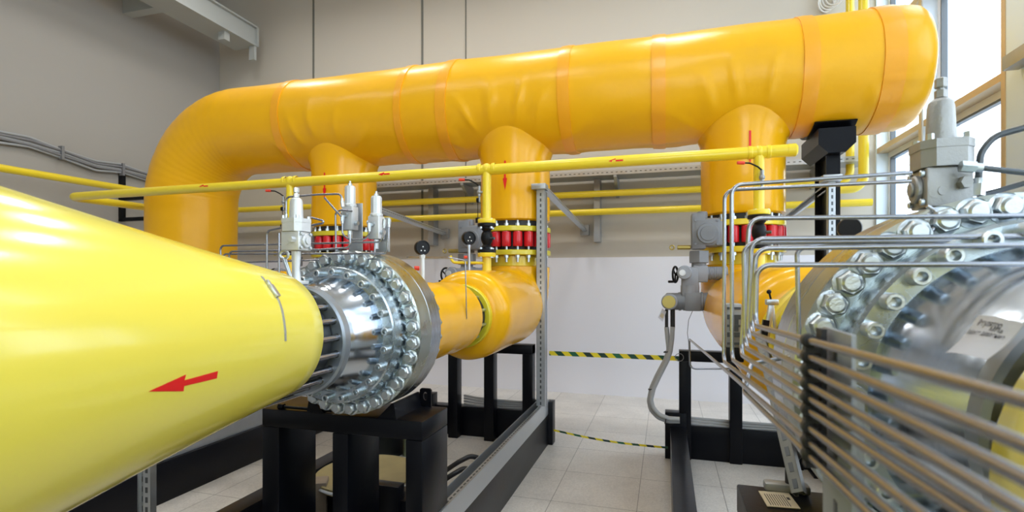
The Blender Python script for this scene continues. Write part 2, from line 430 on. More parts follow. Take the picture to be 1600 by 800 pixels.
# ------------------------------------------------------------------ big orange header
def header():
    t = thing('header_pipe', (LX[1], YL, 0), 'huge orange wrapped header pipe running across the room with its elbow at the left', 'pipe')
    # path with fine steps
    xs = []
    x = 1.90
    path, rad = [], []
    for dx, r in ((.035, .001), (.032, .15), (.025, .28), (.008, .37), (-.02, .425), (-.06, .455), (-.11, .468), (-.17, .474)):
        path.append(V((x + dx, YL, HZ))); rad.append(r)
    n = 330
    xe = HX4 + HB; x = 1.70
    for i in range(n + 1):
        path.append(V((x + (xe - x) * i / n, YL, HZ))); rad.append(HR)
    m = 56
    for i in range(1, m + 1):
        a = PI / 2 * i / m
        path.append(V((xe - HB * math.sin(a), YL, HZ - HB + HB * math.cos(a)))); rad.append(HR)
    z0 = HZ - HB
    for i in range(1, 26):
        path.append(V((HX4, YL, z0 * (1 - i / 25)))); rad.append(HR)
    rnd = random.Random(3)
    ph = [rnd.uniform(0, 6) for _ in LX]
    def disp(q, e):
        d = .010 * noise.noise(q * 1.3) + .004 * noise.noise(V((q.x * 3, q.y * 7, q.z * 7)))
        if q.x > HX4 + HB - .2:
            for k, lx in enumerate(LX):
                dx = q.x - lx
                ang = math.atan2(-e.y, -e.z)      # from the bottom towards the front
                sarc = ang * HR
                dd = math.hypot(dx, sarc)
                if .2 < dd < 1.3:
                    a = math.atan2(dx, sarc)
                    w = math.exp(-((dd - .62) / .20) ** 2) * min(1, max(0, (dd - .40) / .15))
                    f = .5 + .5 * math.cos(15 * a + ph[k] + 2.5 * noise.noise(V((a * 2, k * 5, dd * 2))))
                    d += .017 * w * (f ** 3 - .2) * (.5 + abs(noise.noise(V((a * 3, k * 9, 1)))) * 1.6)
            g = math.exp(-((q.x - 1.60) / .25) ** 2)
            if g > .02 and q.z < HZ - .2: d += .02 * g * abs(noise.noise(V((q.x * 7, q.y * 4, q.z * 5))))
        if q.x < HX4 + HB:                         # spiral wrap lines on the elbow
            a = math.atan2(HZ - HB - q.z, q.x - (HX4 + HB))
            d += .0025 * abs(math.sin(a * 30)) if q.z > HZ - HB else .0015 * abs(math.sin(q.z * 25))
        return d
    MB().tube(path, HR, n=112, radii=rad, disp=disp).build('pipe_shell', 'orange_wrap', t, sharp=60)
    # three branches, flared where they meet the header
    for k, lx in enumerate(LX):
        R = .335; N = 96; rings = []
        zb = 2.13
        fr = [0, .02, .1, .2, .3, .4, .5, .6, .7, .8, .88, .93, .97, 1.0]
        for f in fr:
            ring = []
            for i in range(N):
                a = 2 * PI * i / N
                fl = max(0, (f - .72) / .28)
                r = R + .035 * fl ** 3 + (.004 * noise.noise(V((math.cos(a) * 1.5, math.sin(a) * 1.5 + k * 4, f * 3))))
                if f == 0: r = R - .02
                px_, py_ = lx + r * math.cos(a), r * math.sin(a)
                zt = HZ - math.sqrt(max(0.01, (HR - .004) ** 2 - min(abs(py_), HR - .03) ** 2))
                ring.append(V((px_, YL + py_, zb + (zt - zb) * f)))
            rings.append(ring)
        MB().grid(rings, cap0=True).build('branch_pipe', 'orange_leg', t, sharp=50)
        # down arrow on the front of the branch
        for dz in (0,):
            p = [(0, -.17), (-.021, -.06), (-.008, -.06), (-.008, .10), (.008, .10), (.008, -.06), (.021, -.06)]
            px = (507, 789, 1172)[k]; py = (285, 268, 233)[k]
            c = PY(px, py, YL - .34)
            mb = MB(); a0 = math.asin(max(-1, min(1, (c.x - lx) / R)))
            vs = []
            for (ax, az) in p:
                a = a0 + ax / R
                vs.append(V((lx + (R + .006) * math.sin(a), YL - (R + .006) * math.cos(a), c.z + az + (.05 if k == 2 else 0))))
            f = [mb.bm.verts.new(v) for v in vs]
            mb.bm.faces.new(f); mb.build('flow_arrow', 'red_vinyl', t)
    # tape bands
    for px, w in ((432, .09), (622, .07), (690, .10), (880, .10), (1029, .11), (1268, .11), (1398, .14)):
        X = PY(px, 150, YL - HR * .93).x
        tilt = .03 if px in (622, 690) else 0
        rings = []
        for dx, dr in ((-w / 2, -.004), (-w / 2, .0055), (0, .0075), (w / 2, .0055), (w / 2, -.004)):
            ring = []
            for i in range(112):
                a = 2 * PI * i / 112
                e = V((0, math.cos(a), math.sin(a)))
                q = V((X + dx + tilt * math.sin(a), YL, HZ)) + e * HR
                ring.append(q + e * (disp(q, e) + dr + .003))
            rings.append(ring)
        MB().grid(rings).build('tape_band', 'orange_tape', t, sharp=60)
header()

# header saddle column
def column():
    X = 1.285
    t = thing('support_column', (X, YL, 0), 'black steel column with flared saddle holding up the right end of the header', 'column')
    b = MB(); b.box((X, YL - .16, 1.30), (.10, .02, 2.60)); b.box((X, YL + .16, 1.30), (.10, .02, 2.60)); b.box((X, YL, 1.30), (.02, .30, 2.60)); b.build('post', 'black_paint', t)
    prof = [(-.06, 2.58), (.06, 2.58), (.13, 2.65), (.13, 2.775), (-.13, 2.775), (-.13, 2.65)]
    MB().prism([(X + x, YL - .27, z) for x, z in prof], (0, .54, 0)).build('saddle_head', 'black_paint', t)
    def arc(k): return [(YL + HR * k * math.sin(a), HZ - HR * k * math.cos(a)) for a in [(-.5 + 1.0 * i / 14) for i in range(15)]]
    poly = [(X - .15, y, z) for y, z in arc(1.06)] + [(X - .15, y, z) for y, z in reversed(arc(1.035))]
    MB().prism(poly, (.30, 0, 0)).build('cradle_plate', 'black_paint', t)
    MB().box((X, YL, .01), (.3, .45, .02)).build('base_plate', 'black_paint', t)
    return t
column()

# ------------------------------------------------------------------ slotted strut helper
def strut(p0, p1, w=.041, d=.041, face=(0, -1, 0), slots=True, mat='galvanised', parent=None, name='channel', loc=None, slot_mat='dark_steel', pitch=.05):
    """U channel whose slotted web looks along face"""
    p0, p1 = V(p0), V(p1); ax = (p1 - p0).normalized(); L = (p1 - p0).length
    f = V(face); f = (f - ax * f.dot(ax)).normalized(); x = ax.cross(f)
    R = Matrix((x, ax, f)).transposed()
    mb = MB(); th = .0025; mid = (p0 + p1) / 2
    mb.box(mid + f * (d / 2 - th / 2), (w, L, th), R)
    for s_ in (-1, 1):
        mb.box(mid + x * s_ * (w / 2 - th / 2), (th, L, d), R)
        mb.box(mid + x * s_ * (w / 2 - .005) - f * (d / 2 - th / 2), (.010, L, th), R)
    if slots:
        mb.use(1); sm = mb; n = int(L / pitch)
        for i in range(n):
            c = p0 + ax * (pitch * (i + .5)) + f * (d / 2 + .0006)
            sm.box(c, (.013, .028, .0012), R)
    return mb.build(name, [mat, slot_mat], parent, loc)

# ------------------------------------------------------------------ insulating flanges, elbows
def line_set(k, yfront, lab_f, lab_e):
    lx = LX[k]
    t = thing('insulating_flange', (lx, YL, 1.80), lab_f, 'flange', 'insulating flanges under the header')
    for z0, z1 in ((2.03, 2.078), (1.81, 1.858)):
        MB().lathe([(z0, .2), (z0, .335), (z0 + .006, .342), (z1 - .006, .342), (z1, .335), (z1, .2)], (lx, YL, 0), 'Z', 72).build('flange_ring', 'lime_yellow' if k != 2 else 'pipe_yellow', t)
    MB().lathe([(2.079, .2), (2.079, .30), (2.128, .30), (2.128, .2)], (lx, YL, 0), 'Z', 64).build('gasket', 'black_rubber', t)
    MB().lathe([(1.86, .2), (1.86, .25), (2.028, .25), (2.028, .2)], (lx, YL, 0), 'Z', 64).build('spacer_ring', 'black_rubber', t)
    sl = pmesh(MB().lathe([(0, 0), (0, .040), (.008, .044), (.128, .044), (.136, .040), (.136, 0)], axis='Z', n=20), 'red_sleeve', 'red_sleeve')
    st = pmesh(MB().lathe([(0, 0), (0, .012), (.40, .012), (.40, 0)], axis='Z', n=12), 'stud', 'zinc_bolt')
    nt = pmesh(MB().lathe([(0, 0), (0, .022), (.024, .022), (.024, 0)], axis='Z', n=6), 'nut', 'zinc_bolt', 20)
    n = 18
    for i in range(n):
        a = 2 * PI * (i + .5) / n; x, y = lx + .298 * math.cos(a), YL + .298 * math.sin(a)
        s_ = inst('red_sleeve', sl, t, (x, y, 1.890))
        p = inst('stud', st, t, (x, y, 1.745)); inst('nut', nt, p, (x, y, 2.079)); inst('nut', nt, p, (x, y, 1.786))
    # elbow below
    ZH = 1.325; e = thing('elbow_pipe', (lx, YL - .4, ZH - .34), lab_e, 'pipe elbow', 'orange elbows below the header branches')
    MB().lathe([(1.62, .2), (1.62, .272), (1.80, .272), (1.809, .262), (1.809, .2)], (lx, YL, 0), 'Z', 72).build('neck', 'pipe_yellow', e)
    B = .37; R = .335
    pts, rad = [], []
    for z, r in ((1.715, .24), (1.712, .30), (1.70, .328)): pts.append(V((lx, YL, z))); rad.append(r)
    for i in range(25):
        a = PI / 2 * i / 24
        pts.append(V((lx, YL - B + B * math.cos(a), ZH + B - B * math.sin(a)))); rad.append(R)
    yy = yfront
    m = 16
    for i in range(1, m + 1):
        pts.append(V((lx, YL - B + (yy + .10 - (YL - B)) * i / m, ZH))); rad.append(R if i < m else R - .004)
    for dy, r in ((.05, .315), (.02, .28), (.0, .235)): pts.append(V((lx, yy + dy, ZH))); rad.append(r)
    def dsp(q, ee): return .006 * noise.noise(q * 2.2) + .003 * noise.noise(q * 6)
    MB().tube(pts, R, n=80, radii=rad, disp=dsp).build('elbow_body', 'orange_leg', e, sharp=50)
    # seam line of the wrapping on top
    fl = MB().lathe([(-.055, .15), (-.055, .222), (-.05, .228), (-.006, .228), (0, .222), (0, .15)], (lx, yy, ZH), 'Y', 72).build('flange_ring', 'lime_yellow', e)
    st2 = pmesh(MB().lathe([(0, 0), (0, .011), (.20, .011), (.20, 0)], axis='Y', n=12), 'stud', 'zinc_bolt')
    for i in range(12):
        a = 2 * PI * (i + .5) / 12
        inst('stud', st2, e, (lx + .195 * math.cos(a), yy - .215, ZH + .195 * math.sin(a)))
    return t, e
L2f, L2e = line_set(1, 3.52, 'insulating flange with red sleeves under the middle header branch, beside the slotted strut post', 'orange wrapped elbow standing on the black frame left of the strut post')
L3f, L3e = line_set(2, 2.62, 'insulating flange with red sleeves under the right header branch, behind the bent steel tubes', 'orange wrapped elbow behind the bent steel tubes on the right')
L1f, L1e = line_set(0, 3.52, 'insulating flange with red sleeves under the left header branch, seen behind the white pilots', 'orange wrapped elbow under the left header branch, mostly hidden behind the lemon pipe')

# horizontal spool between regulator and elbow
def spool(lx, y0, y1, r, label):
    t = thing('spool_pipe', (lx, (y0 + y1) / 2, ZA - r), label, 'pipe')
    zz = 1.335
    b = MB()
    prof = [(y0, .12), (y0, r - .01), (y0 + .02, r)]
    n = 14
    rings_p = prof + [(y0 + (y1 - y0) * i / n, r + .004 * math.sin(i * 1.7)) for i in range(1, n)] + [(y1 - .01, r), (y1, r - .012), (y1, .12)]
    b.lathe(rings_p, (lx, 0, zz), 'Y', 72); b.build('wrapped_pipe', 'orange_leg', t)
    b = MB().lathe([(y1, .10), (y1, .19), (y1 + .17, .19), (y1 + .17, .10)], (lx, 0, 1.33), 'Y', 48); b.build('valve_body', 'black_rubber', t)
    return t
SP2 = spool(LX[1], 2.33, 3.30, .235, 'short orange pipe between the silver flange and the orange elbow on the left line')
SP3 = spool(LX[2], 1.50, 2.36, .235, 'short orange pipe behind the large silver flange on the right')
# yellow flange ring seen between the silver flange and the elbow on the right line
fr = thing('yellow_flange', (LX[2], 2.05, ZA - .29), 'bright yellow bolted flange ring just behind the right silver flange', 'flange')
MB().lathe([(2.02, .2), (2.02, .275), (2.03, .285), (2.09, .285), (2.10, .275), (2.10, .2)], (LX[2], 0, 1.335), 'Y', 72).build('flange_ring', 'pipe_yellow', fr)
MB().lathe([(2.14, .2), (2.14, .275), (2.15, .285), (2.20, .285), (2.21, .275), (2.21, .2)], (LX[2], 0, 1.335), 'Y', 72).build('flange_ring', 'pipe_yellow', fr)
hb = pmesh(MB().lathe([(-.03, 0), (-.03, .02), (0, .022), (.0, 0)], axis='Y', n=6), 'hex_bolt', 'zinc_bolt', 20)
for i in range(16):
    a = 2 * PI * i / 16; inst('hex_bolt', hb, fr, (LX[2] + .255 * math.cos(a), 2.02, 1.335 + .255 * math.sin(a)))

# ------------------------------------------------------------------ pressure regulator
def regulator(cx, yf, label, nh=32, rh=.344, hs=1.1, ns=22, rs=.275, dr=0.0, ss=.9, ph=.3, rf=0.0, ZA=ZA):
    t = thing('pressure_regulator', (cx, yf + .12, ZA - .375), label, 'pressure regulator', 'round silver pressure regulators')
    o = (cx, yf, ZA)
    MB().lathe([(-.33, .12), (-.33, .211), (-.322, .219), (-.288, .219), (-.28, .211), (-.28, .15)], o, 'Y', 96).build('stud_flange', 'stud_plate', t)
    b = MB(); prof = [(-.285, .16), (-.282, .196)]
    for i in range(13):
        f = i / 12
        prof.append((-.27 + .17 * f, .200 + (.050 + dr) * (f ** .8)))
    prof += [(-.088, .251 + dr), (-.088, .18)]
    b.lathe(prof, o, 'Y', 128); b.build('dome_body', 'polished_steel', t)
    MB().lathe([(-.098, .235), (-.098, .296 + dr * .8), (-.092, .302 + dr * .8), (-.055, .302 + dr * .8), (-.045, .306 + dr * .6), (-.004, .314 + dr * .3), (.0, .314 + dr * .3), (.0, .2), (-.06, .2)], o, 'Y', 128).build('cover_flange', 'zinc', t)
    MB().lathe([(0, .2), (0, .366 + rf), (.008, .375 + rf), (.112, .375 + rf), (.114, .371 + rf), (.114, .2)], o, 'Y', 128).build('front_flange', 'yellow_zinc', t)
    MB().lathe([(.116, .2), (.116, .371 + rf), (.118, .375 + rf), (.222, .375 + rf), (.230, .366 + rf), (.230, .15)], o, 'Y', 128).build('rear_flange', 'flange_steel', t)
    MB().lathe([(-.46, .10), (-.46, .165), (-.335, .165), (-.335, .10)], o, 'Y', 48).build('inner_tube', 'dark_steel', t)
    # hex bolts: chamfered head
    h = MB()
    hx = [V((.0255 * math.cos(PI / 3 * i), 0, .0255 * math.sin(PI / 3 * i))) for i in range(6)]
    h.grid([[p for p in hx], [p + V((0, -.019, 0)) for p in hx], [p * .88 + V((0, -.024, 0)) for p in hx], [V((0, -.024, 0))]])
    h.lathe([(-.0275, 0), (-.0275, .014), (-.023, .0205)], (0, 0, 0), 'Y', 20)
    h.lathe([(-.003, .031), (0.0005, .031), (-.003, .020)], (0, 0, 0), 'Y', 20)
    for v in h.bm.verts: v.co *= hs
    hm = pmesh(h, 'hex_bolt', 'zinc_bolt', 18)
    for i in range(nh):
        a = 2 * PI * (i + .5) / nh
        inst('hex_bolt', hm, t, (cx + rh * math.cos(a), yf, ZA + rh * math.sin(a)), (0, a * 3.1, 0))
    nm = pmesh(MB().lathe([(0, 0), (0, .025), (.026, .025), (.026, 0)], axis='Y', n=6), 'hex_nut', 'zinc_bolt', 20)
    for i in range(nh):
        a = 2 * PI * (i + .5) / nh
        inst('hex_nut', nm, t, (cx + rh * math.cos(a), yf + .230, ZA + rh * math.sin(a)))
    s_ = MB().lathe([(-.015, 0), (-.015, .0085), (-.034, .0095), (-.036, .0105), (-.036, .0165), (-.033, .0185), (0, .0185), (0, 0)], axis='Y', n=24)
    for v in s_.bm.verts: v.co *= ss
    sm = pmesh(s_, 'socket_bolt', 'zinc_bolt', 25)
    for i in range(ns):
        a = 2 * PI * (i + ph) / ns
        inst('socket_bolt', sm, t, (cx + rs * math.cos(a), yf - .098, ZA + rs * math.sin(a)))
    s_ = MB().lathe([(-.16, 0), (-.16, .0115), (0, .0115), (0, 0)], axis='Y', n=16)
    s_.lathe([(-.002, .0115), (-.002, .015), (.0, .015)], axis='Y', n=16)
    sm = pmesh(s_, 'stud', 'stainless', 25)
    for i in range(18):
        a = 2 * PI * (i + .3) / 18
        inst('stud', sm, t, (cx + .188 * math.cos(a), yf - .33, ZA + .188 * math.sin(a)))
    return t
DX = LX[2] - LX[1]
SH = V((DX, -.83, 0))
REG = regulator(LX[1], 2.08, 'round silver bolted pressure regulator on the black box stand left of centre')
REG2 = regulator(LX[2], 1.20, 'large round silver bolted pressure regulator at the right edge behind the bent steel tubes', 44, .353, .97, 32, .305, .030, .86, .8, .007, 1.378)

# ------------------------------------------------------------------ lemon diffuser pipe
SL = .1775
APX = V((LX[1], 2.867, 1.346)); AXD = V((0, 1, -.0346)).normalized(); HE = -1.247
def cone_hit(px, py):
    """point where the photo ray meets the lemon cone"""
    r = ray(px, py); o = V((0, 0, CAMZ))
    for i in range(1, 6000):
        p = o + r * (.3 + i * .0006); q = p - APX; h = q.dot(AXD)
        if h > HE: break
        if (q - AXD * h).length < -SL * h: return p
    return p
def cone_normal(p):
    q = p - APX; e = (q - AXD * q.dot(AXD)).normalized()
    return (e + AXD * SL).normalized()
def diffuser(APX, AXD, SL, label):
    t = thing('diffuser_pipe', (APX.x, APX.y - 2.2, ZA - .55), label, 'pipe', 'lemon yellow tapering pipes')
    R0 = -SL * HE + .009
    prof = [(HE - .01, .13), (HE - .002, R0 - .045), (HE, R0 - .022), (HE - .004, R0 - .008), (HE - .015, R0 - .001)]
    n = 30; H1 = -3.4
    for i in range(n + 1):
        h = HE - .02 + (H1 - HE + .02) * i / n
        prof.append((h, -SL * h + .009 * max(0, 1 + (HE - h) * -1.6) ** 1.5 if h > -1.85 else -SL * h))
    prof += [(H1 - .1, -SL * H1 + .004), (-5.0, -SL * H1 + .004), (-5.0, .3)]
    MB().lathe(prof, APX, n=160, direction=AXD).build('cone_shell', 'lemon_paint', t, sharp=45)
    return t
DIF = diffuser(APX, AXD, SL, 'huge glossy lemon yellow tapering pipe with a red arrow at the left')
DIF2 = diffuser(V((LX[2], .79 - HE, 1.36)), V((0, 1, 0)), .198, 'lemon yellow tapering pipe cut off by the right edge beside the silver regulator')
# red arrow on the left diffuser: conform a polygon to the cone
def decal(poly, name, mat, parent, lift=.0015, sub=6):
    bm = bmesh.new()
    f = bm.faces.new([bm.verts.new((x, y, 0)) for x, y in poly])
    bmesh.ops.triangulate(bm, faces=bm.faces[:])
    bmesh.ops.subdivide_edges(bm, edges=bm.edges[:], cuts=sub, use_grid_fill=True)
    mb = MB()
    for v in bm.verts:
        p = cone_hit(v.co.x, v.co.y); v.co = p + cone_normal(p) * lift
    mb.merge(bm); return mb.build(name, mat, parent, sharp=80)
decal([(231, 611.5), (290, 585), (287.5, 594), (340, 579.5), (338, 591), (287, 603), (286, 611)], 'flow_arrow', 'red_vinyl', DIF)
# steel strap with buckle
def strap():
    pts = [(407, 434), (416, 445), (425, 457), (433, 470), (438, 484), (441, 500), (443, 517), (443.5, 533)]
    P = []
    for x, y in pts:
        p = cone_hit(x, y); P.append((p, cone_normal(p)))
    mb = MB(); rings = []
    for i, (p, nn) in enumerate(P):
        a = P[max(0, i - 1)][0]; b_ = P[min(len(P) - 1, i + 1)][0]
        tn = (b_ - a).normalized(); sd = tn.cross(nn).normalized()
        rings.append([p - sd * .0045 + nn * .001, p + sd * .0045 + nn * .001, p + sd * .0045 + nn * .007, p - sd * .0045 + nn * .007])
    mb.grid(rings, cap0=True, cap1=True); o = mb.build('strap', 'galvanised', DIF)
    mb = MB()
    for q, L in ((2, .045), (1, .02)):
        p, nn = P[q]; tn = (P[q + 1][0] - P[q - 1][0]).normalized(); sd = tn.cross(nn).normalized()
        R = Matrix((sd, tn, nn)).transposed(); mb.box(p + nn * .009, (.02 if q == 2 else .012, L, .012), R, .002)
    mb.build('buckle', 'galvanised', o)
strap()

# ------------------------------------------------------------------ pilot regulator (x right, looks along -y)
def pilot(base, sgn, label, mat='silver_cast', stand=0.0, hs=1.0, vs=1.0):
    bx, by, bz = base
    t = thing('pilot_regulator', (bx, by, bz), label, 'pilot regulator', 'pilot regulators above the silver flanges')
    z = bz
    if stand:
        mb = MB().box((bx, by, z + .008), (.10, .09, .018), bevel=.004)
        mb.tube([(bx, by, z), (bx, by, z + .03), (bx - .002, by, z + stand * .5), (bx, by, z + stand)], .026, n=20, radii=[.03, .024, .021, .026])
        mb.build('stand_pipe', mat, t); z += stand
    else:
        mb = MB()
        for dx in (-.03, .025):
            mb.cyl((bx + dx, by - .03, z - .01), (bx + dx, by - .03, z + .032), .011, 6); mb.cyl((bx + dx, by - .03, z + .012), (bx + dx, by - .03, z + .024), .016, 6)
        mb.box((bx, by + .02, z + .012), (.06, .05, .035)); mb.build('fitting', mat, t); z += .03
    MB().box((bx, by, z + .05), (.115, .11, .095), bevel=.006).build('valve_block', mat, t)
    # round side cover with four screws
    sx = bx + sgn * .0575
    cv = MB().cyl((sx - sgn * .002, by, z + .05), (sx + sgn * .016, by, z + .05), .034, 32, bevel=.004)
    cv.cyl((sx + sgn * .016, by, z + .05), (sx + sgn * .024, by, z + .05), .018, 24, bevel=.002)
    cv = cv.build('side_cover', mat, t)
    sc = pmesh(MB().cyl((0, 0, 0), (sgn * .012, 0, 0), .0085, 12, bevel=.002), 'screw', 'zinc_bolt')
    for a, b_ in ((-1, -1), (-1, 1), (1, -1), (1, 1)): inst('screw', sc, cv, (sx, by + .039 * a, z + .05 + .034 * b_))
    mb = MB()
    mb.cyl((bx + .028, by - .055, z + .055), (bx + .028, by - .085, z + .055), .015, 6); mb.cyl((bx - .02, by - .054, z + .04), (bx - .02, by - .058, z + .04), .011, 14)
    mb.build('port_fitting', mat, t)
    z += .0975
    mb = MB()
    k = .066; c = .028
    poly = [(-k, -k + c), (-k + c, -k), (k - c, -k), (k, -k + c), (k, k - c), (k - c, k), (-k + c, k), (-k, k - c)]
    mb.prism([(bx + x, by + y, z) for x, y in poly], (0, 0, .044))
    mb.prism([(bx + x * 1.03, by + y * 1.03, z + .044) for x, y in poly], (0, 0, .020)); mb.build('bonnet_flange', mat, t)
    bm_ = pmesh(MB().cyl((0, 0, 0), (0, 0, .016), .010, 6), 'flange_bolt', 'zinc_bolt', 20)
    for a, b_ in ((-1, -1), (-1, 1), (1, -1), (1, 1)): inst('flange_bolt', bm_, t, (bx + .046 * a, by + .046 * b_, z + .063))
    z += .064
    MB().lathe([(0, 0), (0, .038), (.01, .0375), (.085, .0335), (.098, .030), (.106, .020), (.108, .0)], (bx, by, z), 'Z', 40).build('spring_bonnet', mat, t)
    z += .105
    mb = MB().cyl((bx, by, z), (bx, by, z + .05), .009, 16); mb.cyl((bx, by, z + .004), (bx, by, z + .022), .016, 6); mb.cyl((bx, by, z + .028), (bx, by, z + .052), .0155, 6, bevel=.002)
    mb.build('adjusting_screw', 'silver_dull' if mat == 'silver_dull' else 'zinc_bolt', t)
    for o in kids(t):
        o.scale = (hs, hs, vs); o.location = (o.location.x * hs, o.location.y * hs, o.location.z * vs)
    return t
p = PY(463, 433, 1.775)
PL1 = pilot((p.x, 1.775, 1.575), 1, 'white pilot regulator on a pedestal pipe, leftmost above the middle silver flange', stand=.165, hs=.72, vs=.80)
pr = PT(1470, 330, 1.18)
PR1 = pilot((pr.x, pr.y, 1.726), -1, 'tall dull silver pilot regulator on top of the right silver flange by the window', 'silver_dull', hs=.75, vs=.93)
# raise of the right pilot block is handled by its fittings

def small_pilot(px, ytop, ybot, Y, label):
    a = PY(px, ybot, Y); b_ = PY(px, ytop, Y); h = b_.z - a.z
    t = thing('slim_pilot_valve', a, label, 'pilot valve', 'slim pilot valves above the middle silver flange')
    x, z = a.x, a.z
    MB().box((x, Y, z + h * .24), (.056, .056, h * .48), bevel=.004).build('valve_block', 'silver_cast', t)
    mb = MB(); mb.cyl((x - .030, Y, z + h * .14), (x + .045, Y, z + h * .14), .011, 6); mb.cyl((x, Y - .028, z + h * .30), (x, Y - .045, z + h * .30), .011, 6)
    mb.cyl((x - .028, Y, z + h * .36), (x - .046, Y, z + h * .36), .011, 6)
    mb.cyl((x, Y, z), (x, Y, z - .045), .011, 6); mb.build('port_fitting', 'zinc_bolt', t)
    MB().lathe([(h * .48, 0), (h * .48, .03), (h * .52, .031), (h * .54, .026), (h * .86, .0255), (h * .90, .021), (h * .91, 0)], (x, Y, z), 'Z', 10).build('spring_bonnet', 'silver_cast', t, sharp=25)
    MB().cyl((x, Y, z + h * .90), (x, Y, z + h), .005, 10).cyl((x, Y, z + h * .91), (x, Y, z + h * .95), .010, 6).build('adjusting_screw', 'zinc_bolt', t)
    return t
small_pilot(547, 283, 360, 2.17, 'slim white pilot valve in the middle of the three above the middle silver flange')
small_pilot(588, 299, 374, 2.17, 'slim white pilot valve, rightmost of the three above the middle silver flange')
# flat mounting brackets behind the slim valves
for px, y0, y1, lab in ((556, 318, 402, 'flat grey bracket plate behind the middle slim pilot valve'), (598, 340, 400, 'flat grey bracket plate behind the right slim pilot valve')):
    a = PY(px, y1, 2.23); b_ = PY(px, y0, 2.23)
    zt = ZA + .374
    o = MB().box((a.x, 2.23, (zt + b_.z) / 2), (.075, .006, b_.z - zt), bevel=.001).build('bracket_plate', 'galvanised', None, (a.x, 2.23, zt)); tag(o, lab, 'bracket')

# lifting eye beside the left pilot
e0 = PY(444, 398, 1.80); e1 = PY(458, 440, 1.80)
o = thing('lifting_eye', (e1.x, 1.80, 1.56), 'zinc lifting eye bolt standing left of the pedestal pilot', 'eye bolt')
MB().ring(e0, (.3, -1, 0), .0165, .006, 24, 8).build('eye', 'zinc_bolt', o)
MB().cyl((e0.x, 1.80, e0.z - .017), (e1.x, 1.80, 1.575), .009, 12).build('shank', 'zinc_bolt', o)

# ------------------------------------------------------------------ steel tubes
def tube(pts, label, r=.0045, bend=.022, mat='stainless', group=None, name='steel_tube', fit=()):
    pts = [V(p) for p in pts]
    o = MB().tube(pts, r, n=12, bend=bend, seg=6).build(name, mat, None, pts[-1]); tag(o, label, 'tube', group)
    for i in fit:
        f = pts[i]; d = (pts[1] - pts[0]).normalized() if i == 0 else (pts[-2] - pts[-1]).normalized()
        MB().cyl(f - d * .004, f + d * .022, r * 2.0, 6).cyl(f + d * .014, f + d * .034, r * 1.55, 12).build('compression_nut', 'zinc_bolt', o)
    return o
def Q(Y): return lambda x, y, dy=0: PY(x, y, Y + dy)
q = Q(2.02); GL = 'impulse tubes around the middle silver flange'
tube([q(346, 420), q(344, 384), q(597, 378), q(601, 344)], 'thin steel tube, topmost of the long horizontal ones left of the silver flange', group=GL, fit=(3,))
q = Q(2.05)
tube([q(352, 430), q(347, 397), q(605, 396), q(608, 343)], 'thin steel tube crossing low and rising to the rightmost slim valve', group=GL, fit=(3,))
q = Q(2.08)
tube([q(376, 430), q(375, 410), q(575, 404), q(585, 405), q(586, 380)], 'thin steel tube, lowest of the long horizontal ones left of the silver flange', group=GL)
q = Q(1.98)
tube([q(358, 410), q(358, 393), q(500, 390), q(547, 387), q(547, 366)], 'thin steel tube ending under the middle slim valve', group=GL)
q = Q(1.95)
tube([q(417, 440), q(417, 361), q(440, 356), q(441, 352)], 'thin steel tube looping up behind the eye bolt to the pedestal pilot', group=GL)
tube([q(436, 438), q(436, 364)], 'short upright steel tube just left of the pedestal pilot', group=GL, bend=0)
q = Q(2.0)
tube([q(447, 346), q(447, 308), q(496, 304), q(533, 303), q(536, 322)], 'thin steel tube arching from the pedestal pilot to the middle slim valve', group=GL, fit=(0, 4))
mb_t = q(505, 306)
tube([q(507, 309), q(533, 338)], 'short diagonal steel tube hanging from the arched tube', group=GL, bend=0)
q = Q(2.12)
tube([q(535, 338), q(535, 366), q(545, 374), q(570, 374), q(577, 366), q(577, 350)], 'U-shaped steel tube joining the two slim pilot valves', group=GL, fit=(0, 5), bend=.03)
tube([q(525, 400), q(524, 331), q(535, 328), q(550, 330)], 'thin hooked steel tube left of the middle slim valve', group=GL)
q = Q(1.9)
tube([q(487, 340), q(513, 347), q(487, 352)], 'pointed loop of steel tube right of the pedestal pilot', group=GL, bend=.006)

